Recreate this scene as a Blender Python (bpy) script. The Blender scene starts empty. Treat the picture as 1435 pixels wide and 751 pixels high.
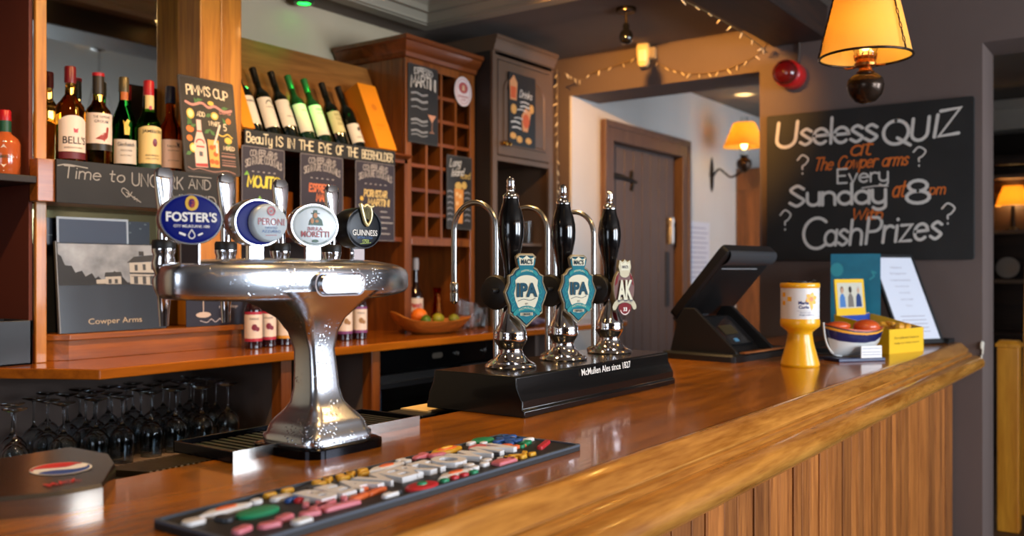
import bpy, bmesh, math, random
from mathutils import Matrix, Vector
random.seed(7)
sc = bpy.context.scene
COL = sc.collection
PI = math.pi
R = math.radians

# ---------------------------------------------------------------- camera, world, lights, exposure
YAW = math.atan2(923, 1285)
cam_d = bpy.data.cameras.new('camera'); cam = bpy.data.objects.new('camera', cam_d); COL.objects.link(cam)
cam.location = (0, 0, 1.46); cam.rotation_euler = (PI / 2, 0, YAW)
cam_d.sensor_width = 36; cam_d.lens = 36 * 1285 / 1435; cam_d.shift_y = 2.5 / 1435
cam_d.clip_start = .05; cam_d.clip_end = 60
cam_d.dof.use_dof = True; cam_d.dof.focus_distance = 2.25; cam_d.dof.aperture_fstop = 2.7
sc.camera = cam

sc.view_settings.view_transform = 'Standard'
sc.view_settings.look = 'None'
sc.view_settings.exposure = 0.0
sc.view_settings.gamma = 1.0
sc.view_settings.use_curve_mapping = False

w = bpy.data.worlds.new('world'); sc.world = w; w.use_nodes = True
w.node_tree.nodes['Background'].inputs[0].default_value = (.62, .75, 1, 1)
w.node_tree.nodes['Background'].inputs[1].default_value = .6


def light(name, kind, loc, power, color, size=.1, size_y=None, to=None, spot=None, blend=.5):
    d = bpy.data.lights.new(name, kind); d.energy = power; d.color = color
    if kind == 'AREA':
        d.size = size
        if size_y: d.shape = 'RECTANGLE'; d.size_y = size_y
    else:
        d.shadow_soft_size = size
    if kind == 'SPOT': d.spot_size = R(spot); d.spot_blend = blend
    o = bpy.data.objects.new(name, d); COL.objects.link(o); o.location = loc
    if to: o.rotation_euler = (Vector(to) - Vector(loc)).to_track_quat('-Z', 'Y').to_euler()
    return o


DAY = (.80, .89, 1.0)
WARM = (1.0, .60, .24)
# daylight through the windows of the customers' side and of the passage
light('window_daylight', 'AREA', (3.12, 1.95, 1.75), 130, DAY, 1.5, 1.5, to=(0, 1.95, 1.45))
light('window_daylight', 'AREA', (3.12, 4.05, 1.75), 150, DAY, 1.5, 1.5, to=(0, 4.05, 1.45))
light('window_daylight', 'AREA', (-.4, -2.5, 1.75), 26, DAY, 1.5, 1.4, to=(-.6, 0, 1.4))
light('passage_daylight', 'AREA', (-1.42, 7.0, 1.9), 20, DAY, 1.7, 1.4, to=(-3, 6.8, 2.0))
light('side_room_daylight', 'AREA', (2.6, 6.6, 1.8), 12, DAY, 1.2, 1.2, to=(0, 7, 1.3))
# ceiling downlights over the back bar and over the counter (their fittings are modelled further down)
DOWN = [(-1.90, 1.05), (-1.90, 2.2), (-1.90, 3.3)]
for x, y in DOWN:
    light('downlight', 'SPOT', (x, y, 2.79), 80, WARM, .04, to=(x - .75, y, 1.2), spot=118, blend=.7)
for x, y in [(-.55, 1.4), (-.55, 2.6)]:
    light('downlight', 'SPOT', (x, y, 2.80), 36, WARM, .04, to=(x - .3, y, 1.1), spot=110, blend=.7)
light('green_downlight', 'SPOT', (-3.49, 3.08, 2.765), 12, (.04, 1, .10), .03, to=(-3.26, 2.58, 2.35), spot=44, blend=.8)
light('green_downlight', 'SPOT', (-2.70, 2.85, 2.93), 75, (.04, 1, .10), .03, to=(-3.17, 2.83, 2.22), spot=17, blend=.8)  # second green spot, added out of view to tint the wine bottles
light('downlight', 'SPOT', (-1.92, 2.95, 2.785), 560, (1.0, .45, .08), .04, to=(-2.42, 5.0, 2.50), spot=54, blend=.9)


# ---------------------------------------------------------------- materials
def lin(c):
    return tuple((v / 255 / 12.92) if v / 255 <= .04045 else ((v / 255 + .055) / 1.055) ** 2.4 for v in c) + (1,)


MATS = {}


def pm(name, rgb, rough=.5, metal=0, trans=0, coat=0, ior=1.5, noise=0, nscale=8, bump=0, bscale=40, emis=None, estr=0, spec=None):
    """Principled material; noise varies the value a little, bump roughens the surface."""
    if name in MATS: return MATS[name]
    m = bpy.data.materials.new(name); m.use_nodes = True
    nt = m.node_tree; b = nt.nodes['Principled BSDF']
    c = lin(rgb)
    b.inputs['Base Color'].default_value = c
    b.inputs['Roughness'].default_value = rough
    b.inputs['Metallic'].default_value = metal
    b.inputs['Transmission Weight'].default_value = trans
    b.inputs['Coat Weight'].default_value = coat
    b.inputs['Coat Roughness'].default_value = .08
    b.inputs['IOR'].default_value = ior
    if spec is not None: b.inputs['Specular IOR Level'].default_value = spec
    if emis:
        b.inputs['Emission Color'].default_value = lin(emis); b.inputs['Emission Strength'].default_value = estr
    if noise or bump:
        tc = nt.nodes.new('ShaderNodeTexCoord')
    if noise:
        n = nt.nodes.new('ShaderNodeTexNoise'); n.inputs['Scale'].default_value = nscale; n.inputs['Detail'].default_value = 6
        nt.links.new(tc.outputs['Object'], n.inputs['Vector'])
        r = nt.nodes.new('ShaderNodeValToRGB')
        r.color_ramp.elements[0].position = .3; r.color_ramp.elements[1].position = .7
        r.color_ramp.elements[0].color = tuple(v * (1 - noise) for v in c[:3]) + (1,)
        r.color_ramp.elements[1].color = tuple(min(1, v * (1 + noise)) for v in c[:3]) + (1,)
        nt.links.new(n.outputs['Fac'], r.inputs['Fac']); nt.links.new(r.outputs['Color'], b.inputs['Base Color'])
    if bump:
        n2 = nt.nodes.new('ShaderNodeTexNoise'); n2.inputs['Scale'].default_value = bscale; n2.inputs['Detail'].default_value = 3
        nt.links.new(tc.outputs['Object'], n2.inputs['Vector'])
        bp = nt.nodes.new('ShaderNodeBump'); bp.inputs['Strength'].default_value = bump; bp.inputs['Distance'].default_value = .01
        nt.links.new(n2.outputs['Fac'], bp.inputs['Height']); nt.links.new(bp.outputs['Normal'], b.inputs['Normal'])
    MATS[name] = m
    return m


def wood(name, dark, light_, axis='Y', rough=.35, coat=.0, scale=1.0, island=0, contrast=1.0):
    """Wood whose grain runs along one object axis; island varies the tone from board to board."""
    if name in MATS: return MATS[name]
    m = bpy.data.materials.new(name); m.use_nodes = True
    nt = m.node_tree; b = nt.nodes['Principled BSDF']; N = nt.nodes.new; L = nt.links.new
    tc = N('ShaderNodeTexCoord'); mp = N('ShaderNodeMapping')
    s = {'X': (1.2, 14, 14), 'Y': (14, 1.2, 14), 'Z': (14, 14, 1.2)}[axis]
    mp.inputs['Scale'].default_value = tuple(v * scale for v in s)
    L(tc.outputs['Object'], mp.inputs['Vector'])
    geo = N('ShaderNodeNewGeometry')
    add = N('ShaderNodeVectorMath'); add.operation = 'ADD'
    mul = N('ShaderNodeMath'); mul.operation = 'MULTIPLY'; mul.inputs[1].default_value = 37
    L(geo.outputs['Random Per Island'], mul.inputs[0]); L(mp.outputs['Vector'], add.inputs[0]); L(mul.outputs[0], add.inputs[1])
    n1 = N('ShaderNodeTexNoise'); n1.inputs['Scale'].default_value = 1.3; n1.inputs['Detail'].default_value = 8; n1.inputs['Distortion'].default_value = .9
    L(add.outputs[0], n1.inputs['Vector'])
    n2 = N('ShaderNodeTexNoise'); n2.inputs['Scale'].default_value = 7; n2.inputs['Detail'].default_value = 4
    L(add.outputs[0], n2.inputs['Vector'])
    mx = N('ShaderNodeMix'); mx.data_type = 'FLOAT'; mx.inputs[0].default_value = .3
    L(n1.outputs['Fac'], mx.inputs[2]); L(n2.outputs['Fac'], mx.inputs[3])
    rp = N('ShaderNodeValToRGB')
    rp.color_ramp.elements[0].position = .5 - .18 / contrast; rp.color_ramp.elements[0].color = lin(dark)
    rp.color_ramp.elements[1].position = .5 + .15 / contrast; rp.color_ramp.elements[1].color = lin(light_)
    L(mx.outputs[0], rp.inputs['Fac'])
    out = rp.outputs['Color']
    if island:
        hv = N('ShaderNodeHueSaturation'); mr = N('ShaderNodeMapRange')
        mr.inputs['To Min'].default_value = 1 - island; mr.inputs['To Max'].default_value = 1 + island
        L(geo.outputs['Random Per Island'], mr.inputs['Value']); L(mr.outputs[0], hv.inputs['Value']); L(out, hv.inputs['Color'])
        out = hv.outputs['Color']
    L(out, b.inputs['Base Color'])
    b.inputs['Roughness'].default_value = rough; b.inputs['Coat Weight'].default_value = coat; b.inputs['Coat Roughness'].default_value = .07
    bp = N('ShaderNodeBump'); bp.inputs['Strength'].default_value = .12; bp.inputs['Distance'].default_value = .004
    L(n2.outputs['Fac'], bp.inputs['Height']); L(bp.outputs['Normal'], b.inputs['Normal'])
    MATS[name] = m
    return m


def wet_metal(name, rgb, rough):
    """Polished metal beaded with condensation: raised voronoi droplets over a softly mottled finish."""
    if name in MATS: return MATS[name]
    m = bpy.data.materials.new(name); m.use_nodes = True
    nt = m.node_tree; b = nt.nodes['Principled BSDF']; N = nt.nodes.new; L = nt.links.new
    b.inputs['Base Color'].default_value = lin(rgb); b.inputs['Metallic'].default_value = 1; b.inputs['Roughness'].default_value = rough
    tc = N('ShaderNodeTexCoord')
    v = N('ShaderNodeTexVoronoi'); v.inputs['Scale'].default_value = 150; L(tc.outputs['Object'], v.inputs['Vector'])
    mr = N('ShaderNodeMapRange'); mr.inputs['From Min'].default_value = .05; mr.inputs['From Max'].default_value = .34
    mr.inputs['To Min'].default_value = 1; mr.inputs['To Max'].default_value = 0
    L(v.outputs['Distance'], mr.inputs['Value'])
    nz = N('ShaderNodeTexNoise'); nz.inputs['Scale'].default_value = 14; L(tc.outputs['Object'], nz.inputs['Vector'])
    gt = N('ShaderNodeMapRange'); gt.inputs['From Min'].default_value = .5; gt.inputs['From Max'].default_value = .6; L(nz.outputs['Fac'], gt.inputs['Value'])
    mu = N('ShaderNodeMath'); mu.operation = 'MULTIPLY'; L(mr.outputs[0], mu.inputs[0]); L(gt.outputs[0], mu.inputs[1])
    bp = N('ShaderNodeBump'); bp.inputs['Strength'].default_value = .5; bp.inputs['Distance'].default_value = .0025
    L(mu.outputs[0], bp.inputs['Height']); L(bp.outputs['Normal'], b.inputs['Normal'])
    MATS[name] = m
    return m


def glassy(name, rgb, rough=.02, ior=1.45):
    if name in MATS: return MATS[name]
    m = bpy.data.materials.new(name); m.use_nodes = True
    nt = m.node_tree; nt.nodes.remove(nt.nodes['Principled BSDF'])
    g = nt.nodes.new('ShaderNodeBsdfGlass'); g.inputs['Color'].default_value = lin(rgb); g.inputs['Roughness'].default_value = rough; g.inputs['IOR'].default_value = ior
    nt.links.new(g.outputs[0], nt.nodes['Material Output'].inputs['Surface'])
    MATS[name] = m
    return m


def shade_mat(name, rgb):
    """Lampshade cloth: light from the bulb inside passes through it."""
    if name in MATS: return MATS[name]
    m = bpy.data.materials.new(name); m.use_nodes = True
    nt = m.node_tree; nt.nodes.remove(nt.nodes['Principled BSDF'])
    d = nt.nodes.new('ShaderNodeBsdfDiffuse'); t = nt.nodes.new('ShaderNodeBsdfTranslucent'); mx = nt.nodes.new('ShaderNodeMixShader')
    d.inputs[0].default_value = lin(rgb); t.inputs[0].default_value = lin(rgb); mx.inputs[0].default_value = .6
    nt.links.new(d.outputs[0], mx.inputs[1]); nt.links.new(t.outputs[0], mx.inputs[2])
    nt.links.new(mx.outputs[0], nt.nodes['Material Output'].inputs['Surface'])
    MATS[name] = m
    return m


CHROME = pm('chrome', (232, 232, 236), .07, 1)
STEEL = pm('brushed_steel', (190, 188, 184), .25, 1)
BRASS = pm('brass', (190, 140, 60), .25, 1)
IRON = pm('black_iron', (30, 27, 25), .5, .6)
GLOSSBLACK = pm('gloss_black', (10, 10, 11), .12, 0, coat=.6)
BLACK = pm('matt_black', (17, 17, 18), .5)
RUBBER = pm('black_rubber', (16, 16, 19), .55)
WHITE = pm('white_print', (235, 232, 225), .55)
CHALK_ = pm('chalk_white', (222, 218, 210), .9)
CHALKDIM = pm('chalk_grey', (150, 148, 145), .9)
BOARD = pm('chalkboard', (24, 23, 22), .62, noise=.35, nscale=5)
GLASS = glassy('clear_glass', (250, 252, 252))
GOLD = pm('gold_print', (205, 160, 60), .35, .5)
MIRROR = pm('mirror', (200, 205, 200), .03, 1)
OAK = wood('oak_orange', (118, 62, 17), (178, 104, 34), 'Z', .35, .25)
OAKY = wood('oak_orange_along', (112, 58, 15), (172, 98, 32), 'Y', .32, .3)
TAUPE = pm('taupe_paint', (98, 82, 76), .75, noise=.06, nscale=3)


# ---------------------------------------------------------------- mesh builder
def frame(origin, right, up):
    r = Vector(right).normalized(); u = Vector(up); u = (u - r * u.dot(r)).normalized(); n = r.cross(u)
    m = Matrix.Identity(4)
    for i, v in enumerate((r, u, n)):
        m[0][i], m[1][i], m[2][i] = v
    m.translation = Vector(origin)
    return m


def arc(cx, cy, rx, ry, a0, a1, n=10):
    return [(cx + rx * math.cos(R(a0 + (a1 - a0) * i / n)), cy + ry * math.sin(R(a0 + (a1 - a0) * i / n))) for i in range(n + 1)]


def spline(pts, n=6):
    """Catmull-Rom through the points."""
    P = [Vector(p) for p in pts]
    if len(P) < 3: return [tuple(p) for p in P]
    Q = [P[0] * 2 - P[1]] + P + [P[-1] * 2 - P[-2]]
    out = []
    for i in range(1, len(Q) - 2):
        a, b, c, d = Q[i - 1:i + 3]
        for k in range(n):
            t = k / n
            out.append(tuple(.5 * ((2 * b) + (c - a) * t + (2 * a - 5 * b + 4 * c - d) * t * t + (3 * b - a - 3 * c + d) * t ** 3)))
    out.append(tuple(P[-1]))
    return out


def rrect(w, h, r, n=4, cx=0, cy=0):
    """Rounded rectangle outline, counter-clockwise."""
    o = []
    for sx, sy, a in ((1, 1, 0), (-1, 1, 90), (-1, -1, 180), (1, -1, 270)):
        o += arc(cx + sx * (w / 2 - r), cy + sy * (h / 2 - r), r, r, a, a + 90, n)
    return o


def ell(rx, ry, n=24, cx=0, cy=0):
    return [(cx + rx * math.cos(2 * PI * i / n), cy + ry * math.sin(2 * PI * i / n)) for i in range(n)]


class MB:
    def __init__(s):
        s.v = []; s.f = []; s.M = Matrix.Identity(4)

    def at(s, m):
        s.M = m; return s

    def add(s, vs, fs):
        o = len(s.v)
        s.v += [tuple(s.M @ Vector(p)) for p in vs]
        s.f += [tuple(i + o for i in f) for f in fs]
        return s

    def box(s, x0, x1, y0, y1, z0, z1):
        vs = [(x, y, z) for x in (x0, x1) for y in (y0, y1) for z in (z0, z1)]
        return s.add(vs, [(0, 1, 3, 2), (4, 6, 7, 5), (0, 4, 5, 1), (2, 3, 7, 6), (0, 2, 6, 4), (1, 5, 7, 3)])

    def loft(s, rings, closed=True, cap=True):
        n = len(rings[0]); vs = [p for r in rings for p in r]; fs = []
        for i in range(len(rings) - 1):
            for k in range(n if closed else n - 1):
                a = i * n + k; b = i * n + (k + 1) % n
                fs.append((a, b, b + n, a + n))
        if cap:
            fs.append(tuple(range(n - 1, -1, -1))); fs.append(tuple((len(rings) - 1) * n + k for k in range(n)))
        return s.add(vs, fs)

    def lathe(s, prof, n=24, c=(0, 0, 0), cap=True, a0=0, a1=360):
        full = abs(a1 - a0) >= 360
        m = n if full else n + 1
        rings = [[(c[0] + r * math.cos(R(a0 + (a1 - a0) * k / n)), c[1] + r * math.sin(R(a0 + (a1 - a0) * k / n)), c[2] + z) for k in range(m)] for r, z in prof]
        return s.loft(rings, full, cap and full)

    def prism(s, poly, z0, z1):
        return s.loft([[(x, y, z0) for x, y in poly], [(x, y, z1) for x, y in poly]])

    def dome(s, poly, z0, z1, k=.6):
        cx = sum(p[0] for p in poly) / len(poly); cy = sum(p[1] for p in poly) / len(poly)
        sc_ = lambda q, z: [(cx + (x - cx) * q, cy + (y - cy) * q, z) for x, y in poly]
        return s.loft([sc_(1, z0), sc_(1, z0 + (z1 - z0) * .5), sc_(.93, z0 + (z1 - z0) * .85), sc_(k, z1)])

    def flat(s, poly, z=0):
        return s.add([(x, y, z) for x, y in poly], [tuple(range(len(poly)))])

    def tube(s, pts, r, n=10, cap=True):
        P = [Vector(p) for p in pts]; rings = []; nrm = None
        for i, p in enumerate(P):
            t = (P[min(i + 1, len(P) - 1)] - P[max(i - 1, 0)]).normalized()
            if nrm is None:
                nrm = t.cross(Vector((0, 0, 1)) if abs(t.z) < .9 else Vector((1, 0, 0))).normalized()
            else:
                nrm = (nrm - t * nrm.dot(t)).normalized()
            bn = t.cross(nrm); rr = r[i] if isinstance(r, (list, tuple)) else r
            rings.append([tuple(p + (nrm * math.cos(2 * PI * k / n) + bn * math.sin(2 * PI * k / n)) * rr) for k in range(n)])
        return s.loft(rings, True, cap)

    def ball(s, c, r, n=16, m=10, sc_=(1, 1, 1)):
        pr = [(max(1e-4, math.sin(PI * i / m)), -math.cos(PI * i / m)) for i in range(m + 1)]
        rings = [[(c[0] + r * sc_[0] * q * math.cos(2 * PI * k / n), c[1] + r * sc_[1] * q * math.sin(2 * PI * k / n), c[2] + r * sc_[2] * z) for k in range(n)] for q, z in pr]
        return s.loft(rings)

    def extrude_y(s, prof, y0, y1):
        """Profile of (x, z) pairs run along Y."""
        return s.loft([[(x, y0, z) for x, z in prof], [(x, y1, z) for x, z in prof]])

    def ribbon(s, pts, wd, z=0):
        """A flat painted stroke of width wd along a 2-D polyline, rounded at both ends."""
        s.n = getattr(s, 'n', 0) + 1; z += 1.5e-5 * (s.n % 40)              # strokes laid one over the other
        P = [Vector((p[0], p[1])) for p in pts]
        P = [p for i, p in enumerate(P) if i == 0 or (p - P[i - 1]).length > 1e-6]
        if len(P) < 2: return s
        Lf, Rt = [], []
        for i, p in enumerate(P):
            d0 = (p - P[i - 1]).normalized() if i else (P[1] - p).normalized()
            d1 = (P[i + 1] - p).normalized() if i < len(P) - 1 else d0
            n0 = Vector((-d0.y, d0.x)); n1 = Vector((-d1.y, d1.x)); m = n0 + n1
            m = n0 if m.length < .3 else m.normalized()
            k = min(1.5, 1 / max(.5, m.dot(n0)))
            Lf.append(p + m * wd / 2 * k); Rt.append(p - m * wd / 2 * k)
        vs = []; fs = []
        for a, b in zip(Lf, Rt): vs += [(a.x, a.y, z), (b.x, b.y, z)]
        for i in range(len(P) - 1): fs.append((2 * i, 2 * i + 1, 2 * i + 3, 2 * i + 2))
        s.add(vs, fs)
        for p, q in ((P[0], P[1]), (P[-1], P[-2])):
            d = (p - q).normalized(); a = math.degrees(math.atan2(d.y, d.x))
            s.flat(arc(p.x, p.y, wd / 2, wd / 2, a - 90, a + 90, 6), z)
        return s

    def build(s, name, mat, parent=None, smooth=40, bevel=0, loc=None, normals=True):
        me = bpy.data.meshes.new(name); me.from_pydata(s.v, [], s.f); me.update()
        if normals:
            bm = bmesh.new(); bm.from_mesh(me); bmesh.ops.recalc_face_normals(bm, faces=bm.faces[:]); bm.to_mesh(me); bm.free()
        if smooth:
            me.polygons.foreach_set('use_smooth', [True] * len(me.polygons)); me.set_sharp_from_angle(angle=R(smooth))
        me.materials.append(mat)
        o = bpy.data.objects.new(name, me); COL.objects.link(o)
        if parent: o.parent = parent
        if loc: o.location = loc
        if bevel:
            b = o.modifiers.new('bevel', 'BEVEL'); b.width = bevel; b.segments = 2; b.limit_method = 'ANGLE'; b.angle_limit = R(40)
        return o


def tag(o, label, cat, group=None, kind=None):
    if label: o['label'] = label
    if cat: o['category'] = cat
    if group: o['group'] = group
    if kind: o['kind'] = kind
    return o


def struct(o):
    o['kind'] = 'structure'; return o


def root(name, label, cat, loc=(0, 0, 0), rotz=0, group=None, mat=None):
    o = bpy.data.objects.new(name, None); COL.objects.link(o)
    o.empty_display_size = .05
    if mat is not None: o.matrix_world = mat
    else: o.location = loc; o.rotation_euler = (0, 0, rotz)
    return tag(o, label, cat, group)


def copy_tree(o, parent=None):
    c = o.copy(); COL.objects.link(c); c.parent = parent
    for ch in list(o.children): copy_tree(ch, c)
    return c


# ---------------------------------------------------------------- lettering
A = arc
S_ = spline
GL = {
    'A': (.7, [[(0, 0), (.35, 1), (.7, 0)], [(.13, .36), (.57, .36)]]),
    'B': (.6, [[(0, 0), (0, 1), (.25, 1)] + A(.28, .77, .25, .23, 90, -90) + [(0, .54)], [(.25, .54)] + A(.3, .27, .3, .27, 90, -90) + [(0, 0)]]),
    'C': (.68, [A(.4, .5, .4, .5, 48, 312, 16)]),
    'D': (.66, [[(0, 0), (0, 1), (.2, 1)] + A(.2, .5, .45, .5, 90, -90) + [(0, 0)]]),
    'E': (.52, [[(.52, 1), (0, 1), (0, 0), (.52, 0)], [(0, .52), (.42, .52)]]),
    'F': (.5, [[(.52, 1), (0, 1), (0, 0)], [(0, .52), (.42, .52)]]),
    'G': (.75, [A(.4, .5, .4, .5, 48, 340, 16) + [(.78, .45), (.45, .45)]]),
    'H': (.62, [[(0, 0), (0, 1)], [(.62, 0), (.62, 1)], [(0, .52), (.62, .52)]]),
    'I': (.08, [[(.04, 0), (.04, 1)]]),
    'J': (.5, [[(.5, 1), (.5, .25)] + A(.25, .25, .25, .25, 0, -170)]),
    'K': (.6, [[(0, 0), (0, 1)], [(.58, 1), (0, .42)], [(.18, .58), (.6, 0)]]),
    'L': (.5, [[(0, 1), (0, 0), (.5, 0)]]),
    'M': (.8, [[(0, 0), (.06, 1), (.4, .3), (.74, 1), (.8, 0)]]),
    'N': (.64, [[(0, 0), (0, 1), (.64, 0), (.64, 1)]]),
    'O': (.8, [A(.4, .5, .4, .5, 90, 450, 22)]),
    'P': (.56, [[(0, 0), (0, 1), (.28, 1)] + A(.28, .73, .28, .27, 90, -90) + [(0, .46)]]),
    'Q': (.82, [A(.4, .5, .4, .5, 90, 450, 22), [(.45, .25), (.85, -.1)]]),
    'R': (.6, [[(0, 0), (0, 1), (.28, 1)] + A(.28, .75, .27, .25, 90, -90) + [(0, .5)], [(.25, .5), (.6, 0)]]),
    'S': (.56, [S_([(.54, .84), (.3, 1), (.04, .8), (.27, .53), (.55, .26), (.28, 0), (0, .16)])]),
    'T': (.64, [[(0, 1), (.64, 1)], [(.32, 1), (.32, 0)]]),
    'U': (.66, [[(0, 1), (0, .33)] + A(.33, .33, .33, .33, 180, 360) + [(.66, 1)]]),
    'V': (.66, [[(0, 1), (.33, 0), (.66, 1)]]),
    'W': (.95, [[(0, 1), (.22, 0), (.47, .8), (.72, 0), (.95, 1)]]),
    'X': (.6, [[(0, 0), (.6, 1)], [(0, 1), (.6, 0)]]),
    'Y': (.62, [[(0, 1), (.31, .5), (.62, 1)], [(.31, .5), (.31, 0)]]),
    'Z': (.62, [[(0, 1), (.62, 1), (0, 0), (.62, 0)]]),
    'a': (.5, [A(.25, .3, .25, .3, 40, 320, 14), [(.5, .62), (.5, 0)]]),
    'b': (.5, [[(0, 1), (0, 0)], A(.25, .3, .25, .3, 140, -140, 14)]),
    'c': (.44, [A(.26, .3, .26, .3, 50, 310, 12)]),
    'd': (.5, [A(.25, .3, .25, .3, 40, 320, 14), [(.5, 1), (.5, 0)]]),
    'e': (.5, [[(.02, .32), (.49, .34)] + A(.25, .3, .25, .3, 8, 315, 14)]),
    'f': (.36, [A(.32, .8, .18, .2, 60, 180, 6) + [(.14, 0)], [(0, .58), (.34, .58)]]),
    'g': (.5, [A(.25, .3, .25, .3, 40, 320, 14), [(.5, .62), (.5, -.15)] + A(.25, -.15, .25, .2, 0, -150, 8)]),
    'h': (.48, [[(0, 1), (0, 0)], [(0, .3)] + A(.24, .36, .24, .26, 180, 0, 8) + [(.48, 0)]]),
    'i': (.06, [[(.03, .6), (.03, 0)], [(.03, .83), (.03, .85)]]),
    'j': (.2, [[(.2, .6), (.2, -.2)] + A(.03, -.2, .17, .14, 0, -120, 5), [(.2, .83), (.2, .85)]]),
    'k': (.46, [[(0, 1), (0, 0)], [(.42, .6), (0, .25)], [(.15, .38), (.46, 0)]]),
    'l': (.06, [[(.03, 1), (.03, 0)]]),
    'm': (.76, [[(0, .62), (0, 0)], [(0, .35)] + A(.19, .4, .19, .22, 180, 0, 6) + [(.38, 0)], [(.38, .35)] + A(.57, .4, .19, .22, 180, 0, 6) + [(.76, 0)]]),
    'n': (.46, [[(0, .62), (0, 0)], [(0, .3)] + A(.23, .37, .23, .25, 180, 0, 8) + [(.46, 0)]]),
    'o': (.52, [A(.26, .3, .26, .3, 90, 450, 16)]),
    'p': (.5, [[(0, .62), (0, -.34)], A(.25, .3, .25, .3, 140, -140, 14)]),
    'q': (.5, [A(.25, .3, .25, .3, 40, 320, 14), [(.5, .62), (.5, -.34)]]),
    'r': (.34, [[(0, .62), (0, 0)], [(0, .3)] + A(.22, .36, .22, .26, 180, 50, 6)]),
    's': (.4, [S_([(.38, .52), (.2, .62), (.03, .48), (.2, .32), (.39, .16), (.2, 0), (0, .1)])]),
    't': (.36, [[(.14, .9), (.14, .15)] + A(.28, .15, .14, .15, 180, 290, 5), [(0, .62), (.34, .62)]]),
    'u': (.46, [[(0, .62), (0, .25)] + A(.23, .25, .23, .25, 180, 360, 8) + [(.46, .62)], [(.46, .62), (.46, 0)]]),
    'v': (.44, [[(0, .62), (.22, 0), (.44, .62)]]),
    'w': (.66, [[(0, .62), (.16, 0), (.33, .5), (.5, 0), (.66, .62)]]),
    'x': (.42, [[(0, 0), (.42, .62)], [(0, .62), (.42, 0)]]),
    'y': (.46, [[(0, .62), (0, .25)] + A(.23, .25, .23, .25, 180, 360, 8), [(.46, .62), (.46, -.12)] + A(.23, -.12, .23, .2, 0, -150, 8)]),
    'z': (.42, [[(0, .6), (.42, .6), (0, 0), (.44, 0)]]),
    '8': (.5, [A(.25, .76, .21, .24, -90, 270, 14), A(.25, .27, .26, .27, 90, 450, 14)]),
    '9': (.5, [arc(.25, .7, .23, .29, 0, 360, 14), [(.48, .7), (.40, 0)]]),
    '7': (.5, [[(0, 1), (.5, 1), (.15, 0)]]),
    '5': (.5, [[(.48, 1), (.08, 1), (.04, .56)] + A(.23, .32, .26, .3, 130, -140, 10)]),
    '0': (.55, [A(.27, .5, .27, .5, 90, 450, 18)]),
    '2': (.52, [S_([(.02, .78), (.25, 1), (.48, .76), (.3, .42), (0, 0)]) + [(.52, 0)]]),
    '1': (.25, [[(0, .8), (.2, 1), (.2, 0)]]),
    '?': (.46, [S_([(.02, .76), (.22, 1), (.45, .78), (.34, .52), (.22, .42), (.22, .26)]), [(.22, .02), (.22, .05)]]),
    "'": (.08, [[(.06, 1), (.03, .8)]]), '.': (.06, [[(.03, 0), (.03, .03)]]), '-': (.3, [[(0, .4), (.3, .4)]]), ' ': (.3, []),
    '*': (.12, [[(.02, .5), (.1, .5)], [(.06, .46), (.06, .54)]]), '&': (.6, [S_([(.58, 0), (.1, .75), (.28, 1), (.42, .8), (.06, .25), (.25, 0), (.55, .35)])]),
}


def pen_width(t, track=.16):
    return sum(GL[c][0] + track for c in t) - track


def pen(mb, t, x, y, h, wd, wdt=None, align='l', shear=0, track=.16, rise=0, z=.0007, jitter=0, wave=0):
    """Hand-lettered text: h cap height, wd stroke width, wdt fits the whole to that width, rise lifts the line (slope)."""
    tot = pen_width(t, track); sx = (wdt / tot) if wdt else h
    x0 = x - {'l': 0, 'c': .5, 'r': 1}[align] * tot * sx
    cx = 0
    for c in t:
        g = GL[c]; dy = random.uniform(-jitter, jitter)
        for st in g[1]:
            P = []
            for px, py in st:
                X = (cx + px) * sx; Y = (py + dy) * h
                yy = y + Y + rise * X + wave * (1 - (2 * (X / (tot * sx)) - 1) ** 2)
                P.append((x0 + X + shear * Y, yy))
            mb.ribbon(P, wd, z)
        cx += g[0] + track
    return mb


_TC = {}


def text_geo(t, bold=0):
    k = (t, bold)
    if k not in _TC:
        c = bpy.data.curves.new('lettering', 'FONT'); c.body = t; c.size = 1; c.offset = bold; c.resolution_u = 3
        o = bpy.data.objects.new('lettering', c)
        me = bpy.data.meshes.new_from_object(o)
        vs = [tuple(v.co) for v in me.vertices]; fs = [tuple(p.vertices) for p in me.polygons]
        bpy.data.objects.remove(o); bpy.data.curves.remove(c); bpy.data.meshes.remove(me)
        xs = [v[0] for v in vs] or [0]; ys = [v[1] for v in vs] or [0]
        _TC[k] = (vs, fs, min(xs), max(xs), min(ys), max(ys))
    return _TC[k]


def typ(mb, t, cx, cy, h, wdt=None, bold=.01, z=.0007, shear=0, wrap=None, rot=0, bow=0):
    """Printed text centred on (cx, cy), h high; wrap = cylinder radius to bend it round; bow arches the line."""
    vs, fs, x0, x1, y0, y1 = text_geo(t, bold)
    sy = h / max(1e-6, y1 - y0); sx = wdt / max(1e-6, x1 - x0) if wdt else sy
    out = []
    cr, sr = math.cos(rot), math.sin(rot)
    for x, y, _ in vs:
        X = (x - (x0 + x1) / 2) * sx; Y = (y - (y0 + y1) / 2) * sy
        X += shear * Y
        if bow: Y += bow * (1 - (2 * X / ((x1 - x0) * sx)) ** 2) - bow / 2
        X, Y = X * cr - Y * sr, X * sr + Y * cr
        if wrap:
            a = (cx + X) / wrap; rr = wrap + z
            out.append((rr * math.cos(a), rr * math.sin(a), cy + Y))
        else:
            out.append((cx + X, cy + Y, z))
    return mb.add(out, fs)


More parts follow.
